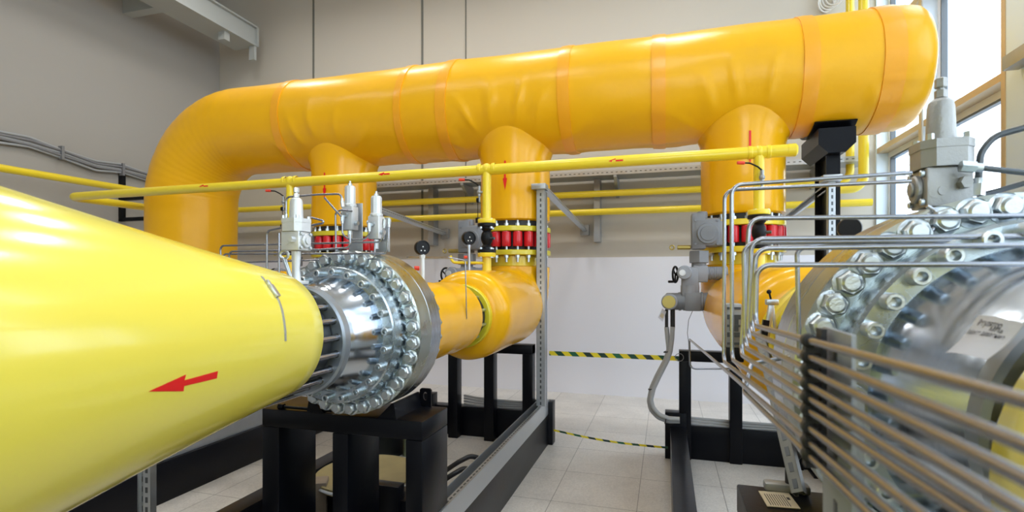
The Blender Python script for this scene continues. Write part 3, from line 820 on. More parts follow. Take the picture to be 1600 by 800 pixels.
# right-hand bundle: nine tubes lying in one upright plane
K = .188
def PK(px, py):
    r = ray(px, py); t = K / (r.x + .034 * r.y); return PT(px, py, t)
RT = [ # corner, end in the photo
    ((1180, 509), (1600, 626)), ((1174, 520), (1600, 695)), ((1169, 531), (1600, 747)), ((1165, 543), (1600, 798)),
    ((1158, 554), (1544, 800)), ((1144, 562), (1504, 800)), ((1131, 565), (1436, 800)), ((1077, 530), (1392, 800)), ((1163, 613), (1356, 800))]
ORD = ['uppermost', 'second from the top', 'third from the top', 'fourth from the top', 'middle one', 'fourth from the bottom', 'third from the bottom', 'second from the bottom', 'lowest']
GR = 'steel tubes running through the black clamps on the right'
CLIP = []
upY = []
tops = {0: (1182, 414), 1: (1181, 388), 2: (1174, 373), 3: (1162, 379), 4: (1171, 341), 5: (1143, 289), 6: (1132, 297)}
for i, (c, e) in enumerate(RT):
    a, b_ = PK(*c), PK(*e)
    d = (b_ - a); k = (a.y + .25) / (a.y - b_.y); far = a + d * k
    # clip crossing
    tt = (a.y - .70) / (a.y - b_.y); CLIP.append(a + d * tt)
    pts = [far, a]
    if i in tops:
        tx, ty = tops[i]
        topz = PY(tx, ty, a.y).z; tp = V((PY(tx, ty, a.y).x, a.y, topz))
        pts.append(tp)
        if i == 5: pts.append(PY(1424, 270, a.y + .02))
        elif i == 6: pts.append(PY(1424, 283, a.y - .06))
        else:
            ey = {0: 413, 1: 383, 2: 369, 3: 376, 4: 337}[i]
            en = PY(1600, ey, a.y); pts.append(en + (en - tp) * .25)
    elif i == 7:
        w = ray(1077, 580); m1 = PY(1077, 573, a.y); m2 = PY(1084, 577, a.y); pts += [PY(1078, 576, a.y), PY(1150, 576, a.y)]
    else:
        pts += [a + V((.02, .05, .05)), a + V((.10, .10, .06))]
    tube(pts, 'bent steel tube, %s of the nine in the black clamps' % ORD[i], r=.0045, bend=.024, group=GR)
# black clamps
cl = thing('tube_clamp', (CLIP[-1].x, .70, CLIP[-1].z - .02), 'stack of black rubber tube clamps on the grey slotted post', 'clamp')
for p in CLIP:
    MB().cyl(p - V((0, .007, 0)), p + V((0, .007, 0)), .0085, 18, bevel=.002).build('clamp_ring', 'black_rubber', cl)
    MB().box(p + V((.006, 0, -.0105)), (.022, .016, .006)).build('clamp_spacer', 'black_rubber', cl)
MB().box((CLIP[0].x + .0135, .70, (CLIP[0].z + CLIP[-1].z) / 2), (.006, .024, CLIP[0].z - CLIP[-1].z + .03)).build('clamp_rail', 'black_rubber', cl)
# extra upright tube in front of the right flange
q = Q(1.17)
tube([q(1249, 560), q(1246, 420), q(1245, 392), q(1262, 384), q(1420, 374)], 'single upright steel tube hooking over left of the right silver flange', bend=.02)
# dark tubes leaving the right pilot
q = Q(pr.y - .02)
tube([q(1527, 303), q(1532, 240), q(1552, 213), q(1680, 178)], 'dark steel tube curving up from the right pilot to the window side', r=.0068, bend=.05, mat='dark_steel', name='dark_tube', fit=(0,))
tube([PY(1504, 260, pr.y - .07), PY(1530, 262, pr.y - .07), PY(1700, 281, pr.y - .07)], 'straight dark steel tube leaving the right pilot block toward the right edge', r=.0062, bend=0, mat='dark_steel', name='dark_tube', fit=(0,))
tube([q(1528, 306), q(1560, 298), q(1700, 258)], 'lowest dark steel tube rising to the right edge beside the right pilot', r=.0058, bend=0, mat='dark_steel', name='dark_tube')
q = Q(1.19)
tube([q(1448, 322), q(1462, 330), q(1463, 352), q(1452, 366), q(1440, 372)], 'short hooked steel tube under the right pilot in front of a flange bolt', r=.004, bend=.012)

# grey post carrying the clamps
t = thing('clamp_post', (.20, .69, 0), 'grey galvanised post behind the tube clamps at the lower right', 'post')
pa = PX(1286, 510, .187); pb = PX(1331, 514, .187)
b = MB(); b.box((.189, (pa.y + pb.y) / 2, .77), (.005, pa.y - pb.y, 1.54), bevel=.001)
b.box((.21, pa.y - .002, .74), (.041, .004, 1.44))
sm = b.use(1)
for i in range(24): sm.box((.1860, (pa.y + pb.y) / 2, 1.515 - .06 * i), (.001, .011, .020))
b.build('flat_plate', ['galvanised_painted', 'dark_steel'], t)

# ------------------------------------------------------------------ manifold pipe above
def manifold():
    Y, Z, r = 4.05, 2.49, .043
    t = thing('manifold_pipe', (-2, Y, Z), 'thin lemon yellow gas pipe crossing in front of the header branches', 'pipe')
    xr = PY(1238, 238, Y).x; xl = -6.16
    MB().tube([(xr, Y, Z), (xl, Y, Z - .02), (xl, 6.2, Z - .02), (-6.98, 6.2, Z - .02), (-6.98, YB - .25, Z - .02), (2.28, YB - .25, Z - .02)], r, n=24, bend=.13, seg=10).build('pipe_run', 'pipe_yellow', t)
    MB().lathe([(0, 0), (0, r + .002), (.05, r + .002), (.062, r - .01), (.066, 0)], (xr - .03, Y, Z), 'X', 24).build('end_cap', 'pipe_yellow', t)
    for lx in LX:
        MB().cyl((lx, Y, Z), (lx, Y, 2.085), .036, 24).build('drop_pipe', 'pipe_yellow', t)
        b = MB()
        b.lathe([(-.075, r), (-.07, r + .004), (-.05, r + .004), (-.045, r)], (lx, Y, Z), 'X', 24); b.lathe([(.045, r), (.05, r + .004), (.07, r + .004), (.075, r)], (lx, Y, Z), 'X', 24)
        b.sphere((lx, Y, Z), .0465); b.build('tee_joint', 'pipe_yellow', t)
        MB().lathe([(2.045, .02), (2.045, .072), (2.05, .075), (2.075, .075), (2.08, .072), (2.08, .02)], (lx, Y, 0), 'Z', 36).build('pipe_flange', 'pipe_yellow', t)
    for px, py in ((318, 291), (600, 272), (962, 251)):
        c = PY(px, py, Y - r); L = .11
        P = [(-L / 2, 0), (0, .018), (0, .006), (L / 2, .006), (L / 2, -.006), (0, -.006), (0, -.018)]
        mb = MB(); vs = []
        for a, h in P:
            z = max(-.9, min(.9, (c.z - Z + h) / (r + .002)))
            vs.append(mb.bm.verts.new((c.x + a, Y - (r + .002) * math.sqrt(1 - z * z), Z + (r + .002) * z)))
        mb.bm.faces.new(vs); mb.build('flow_arrow', 'red_vinyl', t)
    g = 'black check valves under the thin yellow pipe'
    labs = ['black check valve under the thin yellow pipe on the left line, behind the pedestal pilot', 'black check valve on the yellow pipe left of the middle red sleeved flange', 'black check valve on the yellow pipe in front of the right red sleeved flange']
    bolt = None
    for k, lx in enumerate(LX):
        c = thing('check_valve', (lx, Y, 1.80), labs[k], 'valve', g)
        MB().lathe([(1.805, 0), (1.805, .05), (1.85, .048), (1.87, .032), (1.90, .046), (1.925, .05), (1.96, .044), (1.98, .032), (2.00, .048), (2.04, .05), (2.04, 0)], (lx, Y, 0), 'Z', 32).build('valve_body', 'black_plastic', c)
        for z0, z1 in ((1.806, 1.832), (2.017, 2.043)):
            MB().lathe([(z0, .02), (z0, .072), (z0 + .004, .076), (z1 - .004, .076), (z1, .072), (z1, .02)], (lx, Y, 0), 'Z', 36).build('valve_flange', 'black_plastic', c)
        bm_ = pmesh(MB().cyl((0, 0, 0), (0, 0, .075), .008, 8).cyl((0, 0, -.004), (0, 0, .010), .0135, 6).cyl((0, 0, .064), (0, 0, .078), .0135, 6), 'flange_bolt', 'zinc_bolt', 20)
        for z in (1.768, 2.004):
            for i in range(4):
                a = PI / 4 + PI / 2 * i + .2
                inst('flange_bolt', bm_, c, (lx + .06 * math.cos(a), Y + .06 * math.sin(a), z))
        MB().cyl((lx + .04, Y - .02, 1.92), (lx + .075, Y - .03, 1.92), .012, 12).build('side_plug', 'dark_steel', c)
        s_ = thing('stub_pipe', (lx, Y, 1.63), ['yellow stub pipe on the left elbow, hidden behind the pedestal pilot', 'yellow flanged stub pipe rising from the orange elbow beside the strut post', 'yellow flanged stub pipe rising from the right orange elbow behind the tubes'][k], 'pipe', 'stub pipes on the orange elbows')
        MB().cyl((lx, Y, 1.63), (lx, Y, 1.79), .037, 24).build('pipe', 'pipe_yellow', s_)
        MB().lathe([(1.770, .02), (1.770, .072), (1.775, .075), (1.800, .075), (1.804, .072), (1.804, .02)], (lx, Y, 0), 'Z', 36).build('pipe_flange', 'pipe_yellow', s_)
        # small ball valve with red lever
        v = thing('lever_valve', (lx - .05, Y - .05, 2.30), ['small steel valve with a red lever grip left of the pedestal pilot', 'small steel valve with a red lever grip left of the middle drop pipe', 'small steel valve with a red lever grip on the right drop pipe'][k], 'valve', 'red lever valves on the drop pipes')
        sx = -1 if k < 2 else 0
        cx, cy = (lx - .058, Y - .02) if k < 2 else (lx + .01, Y - .06)
        b = MB(); b.cyl((lx, Y, 2.30), (cx, cy, 2.30), .010, 12); b.cyl((cx, cy, 2.27), (cx, cy, 2.35), .013, 6); b.sphere((cx, cy, 2.30), .02, 14); b.cyl((cx, cy, 2.22), (cx, cy, 2.27), .008, 10); b.build('valve_body', 'galvanised_dull', v)
        b = MB(); b.tube([(cx, cy, 2.35), (cx - .03, cy - .01, 2.375), (cx - .08, cy - .02, 2.40), (cx - .12, cy - .03, 2.402)], .006, n=8, bend=.02); b.build('lever', 'black_plastic', v)
        MB().cyl((cx - .115, cy - .028, 2.402), (cx - .165, cy - .038, 2.404), .012, 12, bevel=.003).build('lever_grip', 'red_plastic', v)
        if k < 2:
            MB().cyl((cx - .02, cy, 2.235), (cx + .0, cy, 2.235), .02, 16).cyl((cx - .012, cy, 2.05), (cx - .012, cy, 2.23), .003, 6).cyl((cx - .012, cy, 2.05), (cx - .012, cy, 2.09), .02, 12).build('drain_cap', 'black_plastic', v)
manifold()

# upper wall pipe
def wall_pipe():
    t = thing('wall_pipe', (-6.9, 3, 2.79), 'thin yellow gas pipe running along the left wall and across the back wall', 'pipe')
    MB().tube([(-6.9, -1, 2.79), (-6.9, 6.0, 2.785), (-6.9, YB - .25, 2.71), (2.06, YB - .25, 2.71), (2.06, YB - .25, 6.4)], .043, n=24, bend=.14, seg=10).build('pipe_run', 'pipe_yellow', t)
    t2 = thing('riser_pipe', (2.13, YB - .2, 2.50), 'upright yellow gas pipe with a bend beside the window wall', 'pipe')
    MB().tube([(1.80, YB - .62, 2.58), (2.08, YB - .62, 2.58), (2.08, YB - .62, 6.4)], .05, n=24, bend=.16, seg=10).build('pipe_run', 'pipe_yellow', t2)
wall_pipe()

# cable tray along the back wall
def tray():
    t = thing('cable_tray', (-2.5, YB - .2, 2.9), 'long perforated steel cable tray on brackets along the back wall', 'cable tray')
    b = MB(); x0, x1 = -4.95, 2.2; y0, y1 = YB - .42, YB - .06
    b.box(((x0 + x1) / 2, (y0 + y1) / 2, 2.92), (x1 - x0, y1 - y0, .004)); b.box(((x0 + x1) / 2, y0, 2.95), (x1 - x0, .004, .06)); b.box(((x0 + x1) / 2, y1, 2.95), (x1 - x0, .004, .06))
    s_ = b.use(1)
    n = int((x1 - x0) / .06)
    for i in range(n): s_.box((x0 + .06 * (i + .5), y0 - .0025, 2.95), (.026, .001, .010))
    b.build('tray', ['galvanised', 'dark_steel'], t)
    for X in (-4.6, -2.72, -.62, 1.72):
        b = MB(); b.prism([(X - .02, YB, 2.915), (X - .02, y0, 2.915), (X - .02, y0, 2.89), (X - .02, YB - .06, 2.68), (X - .02, YB, 2.68)], (.04, 0, 0)); b.build('bracket', 'galvanised_dull', t)
tray()
# wall struts carrying the yellow pipes
for X, lab in ((-3.30, 'upright steel strut on the back wall left of the middle branch, carrying the yellow pipes'), (-.88, 'upright steel strut on the back wall right of the strut post, carrying the yellow pipes')):
    o = MB().box((X, YB - .10, 2.50), (.08, .18, .84)).build('wall_strut', 'galvanised_dull', None, (X, YB - .1, 2.1)); tag(o, lab, 'strut', 'wall struts behind the yellow pipes')

# black ladder-like pipe bracket at the left wall
t = thing('pipe_bracket', (XW, 5.5, 2.4), 'black angled bracket holding the yellow pipes at the left wall', 'bracket')
MB().box((XW + .03, 5.5, 2.75), (.06, .06, .72)).build('upright', 'black_paint', t)
for z in (2.705, 2.415):
    MB().box((XW + .72, 5.5, z), (1.36, .06, .05)).build('rail', 'black_paint', t)
# cable bundle on the left wall
pts = []
for px, py in ((-120, 196), (0, 213), (45, 224), (95, 239), (150, 258), (190, 265), (225, 274), (262, 287)):
    pts.append(PX(px, py, XW + .05))
t = thing('cable_bundle', pts[2], 'sagging bundle of grey cables clipped along the left wall', 'cable')
for j in range(5):
    off = V((.015 * (j % 2), 0, .028 * (j - 2)))
    MB().tube([p + off * (1 + .35 * math.sin(i * 2.1 + j)) for i, p in enumerate(pts)], .016, n=8, bend=.25, seg=4).build('cable', 'cable_grey' if j % 2 else 'grey_conduit', t)
for i in (3, 5):
    MB().box(pts[i] + V((.01, 0, 0)), (.07, .03, .17)).build('cable_clip', 'cable_grey', t)

# ------------------------------------------------------------------ strut posts with arms
def strut_post(X, Y, z0, z1, label, glab, arm_far, drop=.15, post=True, w=.052):
    t = thing('strut_post', (X, Y, z0), label, 'strut frame', 'slotted strut frames tied to the back wall')
    if post:
        strut((X, Y, z0), (X, Y, z1), w, .052, (0, -1, 0), parent=t, name='upright')
        strut((X + .028, Y + .045, z0), (X + .028, Y + .045, z1), .03, .03, (1, 0, 0), parent=t, name='side_channel', slots=False)
    MB().box((X - .01, Y - .02, z1 + .025), (.13, .12, .05), bevel=.004).build('top_bracket', 'galvanised', t)
    strut((X + .03, Y, z1 + .01), (X + .03, arm_far, z1 - drop), .05, .05, (1, 0, .4), parent=t, name='tie_arm')
    MB().box((X + .03, arm_far - .03, z1 - drop), (.12, .05, .14)).build('wall_foot', 'galvanised_dull', t)
strut_post(-1.09, 4.66, .432, 2.40, 'slotted galvanised strut post right of the middle orange elbow, tied to the back wall', '', YB - .03, w=.08)
strut_post(-3.16, 4.75, .42, 2.40, 'slotted strut post behind the slim pilot valves, its arm reaching the back wall', '', YB - .03)
strut_post(1.235, 4.60, 0, 2.34, 'pair of slotted strut posts in front of the black support column', '', YB - .03)

# ------------------------------------------------------------------ skids
def skid(x0, x1, y0, y1, label, posts, ptop, frame_lab, xin):
    t = thing('skid_frame', ((x0 + x1) / 2, (y0 + y1) / 2, 0), label, 'skid frame')
    H, W = .29, .13
    for x in (x0 + W / 2, x1 - W / 2):
        MB().box((x, (y0 + y1) / 2, H / 2), (W, y1 - y0, H), bevel=.004).build('side_beam', 'black_paint', t)
    for y in (y1 - W / 2, 2.83):
        MB().box(((x0 + x1) / 2, y, H / 2), (x1 - x0 - 2 * W, W, H), bevel=.004).build('cross_beam', 'black_paint', t)
    for x in (x0 + W / 2 , x1 - W / 2):
        MB().box((x + (.02 if x > (x0 + x1) / 2 else -.02), y1 - .12, .205), (W + .05, .12, .41), bevel=.004).build('end_plate', 'black_paint', t)
    if not posts: return t
    f = thing('pipe_stand', ((posts[0] + posts[-1]) / 2, YL, 0), frame_lab, 'stand')
    for x in posts:
        MB().box((x, YL, ptop / 2), (.10, .12, ptop), bevel=.004).build('leg', 'black_paint', f)
    MB().box(((posts[0] + posts[-1]) / 2, YL, ptop - .045), (posts[-1] - posts[0] + .1, .13, .09), bevel=.004).build('top_beam', 'black_paint', f)
    MB().cyl(((posts[0] + posts[-1]) / 2 + .05, YL - .0, ptop), ((posts[0] + posts[-1]) / 2 + .05, YL, ptop + .10), .05, 16).build('pad', 'black_paint', f)
    return t
skid(-2.42, -1.08, -2.5, 5.08, 'black steel skid beam frame on the floor under the middle line', (-2.04, -1.66, -1.27), .955, 'black three-legged pipe stand under the middle orange elbow', 0)
skid(.04, 1.45, -2.5, 5.0, 'black steel skid beam frame on the floor at the right', (.165, .58, 1.05), .955, 'black pipe stand under the right orange elbow beside the hazard tape', 0)
skid(-4.55, -3.42, -2.5, 5.08, 'black steel skid beam frame at the far left under the lemon pipe', (), .955, '', 0)

# cable tray rails on the skid beams
def rail(X, y0, y1, label, face):
    t = thing('cable_rail', (X, (y0 + y1) / 2, .29), label, 'cable tray', 'galvanised cable trays on the skid beams')
    b = MB(); b.box((X + face * .05, (y0 + y1) / 2, .36), (.004, y1 - y0, .13)); b.box((X, (y0 + y1) / 2, .293), (.10, y1 - y0, .004)); b.box((X - face * .05, (y0 + y1) / 2, .36), (.004, y1 - y0, .13))
    b.box((X + face * .035, (y0 + y1) / 2, .426), (.034, y1 - y0, .004)); s_ = b.use(1); n = int((y1 - y0) / .05)
    for i in range(n): s_.box((X + face * .035, y0 + .05 * (i + .5), .4285), (.010, .030, .001))
    b.build('tray', ['galvanised', 'dark_steel'], t)
rail(-1.13, -2, 4.95, 'galvanised perforated cable tray along the skid beam below the silver regulator', 1)
rail(-3.50, -2, 4.75, 'galvanised cable tray along the far left skid beam under the lemon pipe', 1)

# slotted strut under the lemon pipe
t = thing('slotted_post', PX(228, 800, -2.55), 'perforated steel strut post below the lemon pipe near the bottom left', 'post')
p = PX(228, 800, -2.55)
strut((p.x - .02, p.y, 0), (p.x - .02, p.y, .90), .041, .041, (1, -.6, 0), parent=t, name='upright')
strut((p.x + .025, p.y, 0), (p.x + .025, p.y, .86), .041, .041, (.2, -1, 0), parent=t, name='upright')
MB().box((p.x + .025, p.y - .01, .885), (.05, .05, .05)).build('end_cap', 'red_plastic', t)
t.location.z = 0
for ch in kids(t): ch.location.z = ORG[t.name].z
# ------------------------------------------------------------------ box stands under the regulators
def box_stand(x0, x1, y0, y1, top, label, zr=0.0):
    t = thing('regulator_stand', ((x0 + x1) / 2, (y0 + y1) / 2, 0), label, 'stand', 'black box stands under the silver regulators')
    w = .088; D = y1 - y0
    for x in (x0 + .053, (x0 + x1) / 2 + .01, x1 - w / 2):
        zb = zr if x > x1 - .1 else 0
        MB().box((x, (y0 + y1) / 2, (top - .09 + zb) / 2), (w if x > x0 + .11 else .105, D, top - .09 - zb), bevel=.006).build('leg', 'black_paint', t)
    MB().box(((x0 + x1) / 2, (y0 + y1) / 2, top - .045), (x1 - x0, D, .09), bevel=.006).build('top_box', 'black_paint', t)
    xc = (x0 + x1) / 2 + .065
    for s_ in (-1, 1):
        b = MB(); xx = xc + s_ * .20
        b.prism([(xx - .05, y0 + .005, top), (xx + .05, y0 + .005, top), (xx + s_ * .03 + .005, y0 + .005, top + .075), (xx + s_ * .03 - .005, y0 + .005, top + .075)], (0, D - .03, 0))
        b.build('cradle_wedge', 'black_paint', t)
    b = MB(); X, Y = x1 - .115, y1 - .02
    outer = [(-.032, 0), (.032, 0), (.032, .06)] + [(.032 * math.cos(a), .06 + .032 * math.sin(a)) for a in [PI * i / 10 for i in range(11)]] + [(-.032, .06)]
    inner = [(.014 * math.cos(a), .055 + .022 * math.sin(a)) for a in [2 * PI * i / 20 for i in range(20)]]
    # plate with a hole: bridge the loops
    bm = b.bm
    N = 24
    ro, ri = [], []
    for i in range(N):
        a = 2 * PI * i / N; d = V((math.cos(a), 0, math.sin(a)))
        ri.append(V((X, Y, top + .055)) + V((d.x * .013, 0, d.z * .022)))
        r = 1e9
        cx_ = .032 / max(1e-6, abs(d.x)); r = min(r, cx_)
        if d.z < 0: r = min(r, .055 / max(1e-6, -d.z))
        else: r = min(r, .04 / max(1e-6, d.z))
        ro.append(V((X, Y, top + .055)) + d * r)
    rings = [[p + V((0, -.006, 0)) for p in ri], [p + V((0, -.006, 0)) for p in ro], [p + V((0, .006, 0)) for p in ro], [p + V((0, .006, 0)) for p in ri], [p + V((0, -.006, 0)) for p in ri]]
    b.grid(rings); b.build('lifting_lug', 'black_paint', t)
    b = MB(); b.cyl((x0 + .10, y0 + .02, top + .012), (x0 + .40, y0 + .02, top + .012), .008, 10).cyl((x0 + .09, y0 + .02, top + .012), (x0 + .12, y0 + .02, top + .012), .016, 6); b.build('tie_rod', 'black_paint', t)
    return t
box_stand(-1.99, -1.085, 2.215, 2.51, .929, 'black steel box stand with cut-outs under the left silver regulator', .432)
box_stand(.222, 1.08, 1.26, 1.84, .93, 'black steel box stand under the right silver regulator carrying a printed plate')

# nameplate on the right stand
t = thing('rating_plate', PZ(1215, 781, .932), 'small tan printed plate on the right black stand', 'plate')
c4 = [PZ(x, y, .9312) for x, y in ((1185, 768), (1232, 771), (1251, 796), (1199, 792))]
b = MB(); b.prism(c4, (0, 0, .0025)); b.build('plate', 'tan_paper', t)
b = MB()
for i in range(9):
    f = .14 + i * .075
    a0 = c4[0].lerp(c4[1], f); a1 = c4[3].lerp(c4[2], f)
    p0, p1 = a0.lerp(a1, .2), a0.lerp(a1, .92)
    b.bar(p0 + V((0, 0, .0029)), p1 + V((0, 0, .0029)), .0022, .0006)
b.bar(c4[0].lerp(c4[1], .84).lerp(c4[3].lerp(c4[2], .84), .35) + V((0, 0, .003)), c4[0].lerp(c4[1], .84).lerp(c4[3].lerp(c4[2], .84), .5) + V((0, 0, .003)), .008, .0006)
b.build('print_lines', 'ink', t)

# junction box, hose and leaning strut by the right stand
c = PZ(1212, 756, .93)
t = thing('junction_box', (c.x, 1.785, .93), 'flat grey junction box at the back of the right black stand', 'junction box')
MB().box((c.x + .02, 1.815, .944), (.13, .045, .028), bevel=.008).build('box', 'galvanised_dull', t)
b = MB().tube([(c.x + .03, 1.815, .955), (c.x + .03, 1.815, 1.0), (c.x + .045, 1.815, 1.045), (c.x + .085, 1.82, 1.075), (c.x + .13, 1.81, 1.10)], .014, n=14, bend=.04)
b.build('corrugated_hose', 'black_rubber', t)
p0 = PY(1188, 520, 2.10); p1 = PY(1249, 772, 1.70)
t = thing('leaning_strut', p1, 'leaning perforated steel strut between the tubes and the right black stand', 'strut')
strut(p1, p0, .034, .03, (-.5, -1, .2), parent=t, name='upright', mat='dark_zinc')
p0 = PY(1163, 618, 2.2); 
# ------------------------------------------------------------------ things at floor level
o = thing('metal_disc', V((PZ(574, 738, .335).x, PZ(574, 738, .335).y, 0)), 'weathered olive round metal disc lying under the left black stand', 'disc')
c = PZ(574, 738, .335)
MB().lathe([(0, 0), (0, .31), (.02, .325), (.045, .325), (.05, .318), (.042, .30), (.042, 0)], (c.x, c.y, .293), 'Z', 72).build('disc', 'rusty_disc', o)
MB().ring((c.x, c.y, .318), (0, 0, 1), .325, .010, 72, 8).build('rim', 'galvanised', o)
MB().box((c.x, c.y + .12, .146), (.30, .30, .292)).build('support_block', 'wood_block', o)
c2 = PZ(640, 702, .05)
o = MB().lathe([(.29, 0), (.29, .17), (.32, .19), (.335, .19), (.34, .18), (.34, 0)], (c2.x, c2.y, 0), 'Z', 48)
o.cyl((c2.x, c2.y, 0), (c2.x, c2.y, .30), .06, 20)
o = o.build('round_plate', 'green_disc', None, (c2.x, c2.y, 0)); tag(o, 'small greenish round plate behind the olive disc', 'plate')
c3 = PZ(500, 752, .35); o = MB().box((c3.x, c3.y, .18), (.09, .12, .36), Matrix.Rotation(.5, 3, 'Z'), .005).build('wood_block', 'wood_block', None, (c3.x, c3.y, 0)); tag(o, 'small grey-brown block left of the olive disc', 'block')
c3 = PZ(606, 768, .33); o = MB().box((c3.x, c3.y, .19), (.18, .08, .38), None, .006).build('steel_block', 'black_paint', None, (c3.x, c3.y, 0)); tag(o, 'black steel block in front of the olive disc', 'block')
# black drain hoses on the floor right of the stand
for i, (a, b_, lab) in enumerate((((716, 722), (752, 716), 'black cable looping over the skid floor right of the left stand, farther one'), ((706, 742), (742, 735), 'black cable looping over the skid floor right of the left stand, nearer one'))):
    p, q_ = PZ(a[0], a[1], .25), PZ(b_[0], b_[1], .25)
    o = MB().tube([p + V((-.3, .02, -.22)), p, (p + q_) / 2 + V((0, 0, .03)), q_, q_ + V((.03, -.2, -.03))], .018, n=10, bend=.08).build('cable', 'black_rubber', None, p); tag(o, lab, 'cable')
# grey cables lying on the far skid beams
for x0, x1, y, lab, n in ((-1.98, -1.18, 4.99, 'grey cables lying along the far skid beam behind the middle pipe stand', 4), (.09, 1.30, 4.90, 'grey cables lying along the far skid beam behind the right pipe stand', 3)):
    t = thing('cable_run', ((x0 + x1) / 2, y, .29), lab, 'cable')
    for j in range(n):
        MB().tube([(x0, y + .012, .31 + .028 * j), (x0 + .15, y - .005, .305 + .026 * j), ((x0 + x1) / 2, y + .004 * j, .302 + .022 * j), (x1 - .15, y, .31 + .02 * j), (x1, y + .01, .345 + .02 * j)], .012, n=8, bend=.1).build('cable', 'grey_conduit', t)

# hazard tapes
for z, x0, x1, y0, y1, lab, sag in ((.885, -1.06, .115, 4.86, 4.86, 'yellow and green hazard tape stretched at knee height between the two stands', .0), (.13, -1.05, .02, 4.96, 4.72, 'lower yellow and green hazard tape just above the floor', .012)):
    rings = []
    for i in range(25):
        f = i / 24; x = x0 + (x1 - x0) * f; y = y0 + (y1 - y0) * f; zz = z - sag * math.sin(PI * f) * 2
        h = .021 if z > .5 else .009
        rings.append([V((x, y - .001, zz - h)), V((x, y - .001, zz + h)), V((x, y + .001, zz + h)), V((x, y + .001, zz - h))])
    o = MB().grid(rings, cap0=True, cap1=True).build('hazard_tape', 'hazard_tape', None, (x0, y0, z)); tag(o, lab, 'tape')
    if z > .5:
        MB().ring((x1 + .0, y1 - .07, z + .02), (0, 1, .2), .035, .003, 20, 6).build('knot_loop', 'cable_grey', o)

# ------------------------------------------------------------------ actuators
def actuator(label):
    Y = 4.56; k = 1 / F * (Y / ray(1090, 400).y)
    t = thing('valve_actuator', PY(1090, 490, Y), label, 'actuator', 'grey motor actuators beside the line valves')
    P = lambda x, y, d=0: PY(x, y, Y) + V((0, d, 0))
    b = MB(); b.box(P(1103, 364), (42 * k, .17, 44 * k), bevel=.03); b.build('gearbox', 'actuator_grey', t)
    b = MB().cyl(P(1105, 366, -.08), P(1105, 366, -.098), .085, 40, bevel=.006).cyl(P(1105, 366, -.095), P(1105, 366, -.103), .06, 40, bevel=.003)
    for dx, dy in ((-17, -18), (17, -18), (17, 18), (-17, 18)): b.cyl(P(1103 + dx, 364 + dy, -.08), P(1103 + dx, 364 + dy, -.09), .010, 6)
    b.build('cover_plate', 'actuator_grey', t)
    MB().box(P(1127, 365, .01), (9 * k, .17, 38 * k), bevel=.012).build('side_housing', 'actuator_light', t)
    b = MB(); b.box(P(1091, 362, .0), (21 * k, .16, 56 * k), bevel=.012); b.cyl(P(1097, 342), P(1097, 331), 8 * k, 24, bevel=.006); b.box(P(1088, 339), (13 * k, .10, 8 * k), bevel=.004); b.build('column', 'actuator_grey', t)
    b = MB(); b.cyl(P(1092, 411), P(1092, 392), 16 * k, 6, bevel=.005); b.cyl(P(1092, 422), P(1092, 405), 11 * k, 28); b.build('collar', 'actuator_grey', t)
    b = MB(); b.box(P(1078, 440), (26 * k, .13, 46 * k), bevel=.02); b.cyl(P(1069, 426, -.05), P(1069, 426, -.12), 11 * k, 28, bevel=.008); b.cyl(P(1078, 462), P(1078, 446), 14 * k, 28); b.build('worm_box', 'actuator_light', t)
    MB().cyl(P(1065.5, 426.5, -.118), P(1065.5, 426.5, -.128), 5 * k, 20, bevel=.003).build('sight_cap', 'silver_cast', t)
    b = MB(); b.box(P(1094, 428, .01), (22 * k, .14, 26 * k), bevel=.012)
    prof = []
    for i in range(13): prof += [(i * .013, .050), (i * .013 + .004, .056), (i * .013 + .009, .056), (i * .013 + .0125, .050)]
    prof = [(0, 0)] + prof + [(.17, .05), (.172, 0)]
    b.lathe(prof, P(1102, 427), 'X', 32); b.build('finned_cylinder', 'actuator_light', t)
    b = MB(); b.cyl(P(1040, 471), P(1108, 471), 13.5 * k, 36, bevel=.01); b.box(P(1082, 471), (24 * k, .15, 29 * k), bevel=.01); b.cyl(P(1094, 471), P(1099, 471), 15 * k, 36, bevel=.006)
    b.cyl(P(1060, 471), P(1064, 471), 14.6 * k, 36); b.cyl(P(1067, 471), P(1070, 471), 14.6 * k, 36); b.build('motor', 'actuator_grey', t)
    b = MB(); b.cyl(P(1046, 471, .02), P(1046, 471, -.10), 12.5 * k, 32, bevel=.008); b.build('terminal_box', 'actuator_light', t)
    MB().cyl(P(1045, 471, -.098), P(1045, 471, -.104), 10 * k, 28, bevel=.002).build('terminal_cover', 'brass', t)
    # handwheel
    hw = MB().ring(P(1055, 429, -.06), (1, -.35, 0), .064, .009, 36, 10); hw.cyl(P(1055, 429, -.06), P(1068, 429, -.03), .012, 14)
    for i in range(3):
        a = 2 * PI * i / 3 + .4; c0 = P(1055, 429, -.06); e = V((.33 * math.cos(a), .94 * math.cos(a), math.sin(a))).normalized()
        hw.cyl(c0, c0 + e * .062, .007, 8)
    hw.cyl(P(1056, 440, -.07), P(1044, 440, -.10), .010, 12, bevel=.003); hw.build('handwheel', 'black_plastic', t)
    b = MB(); b.cyl(P(1079, 387, -.03), P(1058, 387, -.03), 3.6 * k, 16, bevel=.004); b.ring(P(1050, 387, -.03), (0, 1, 0), .017, .006, 20, 8); b.build('pull_handle', 'brass', t)
    # cable entries
    for x in (1041.5, 1051):
        MB().cyl(P(x, 483, -.03), P(x, 512, -.03), (2.6 if x < 1045 else 3.6) * k, 14).build('cable_gland', 'black_rubber', t)
    return t
ACT = actuator('grey motor actuator with black handwheel left of the right red sleeved flange')
ACT2 = copy_thing(ACT, (-DX, 0, 0), 'grey motor actuator behind the gauges, left of the middle red sleeved flange')
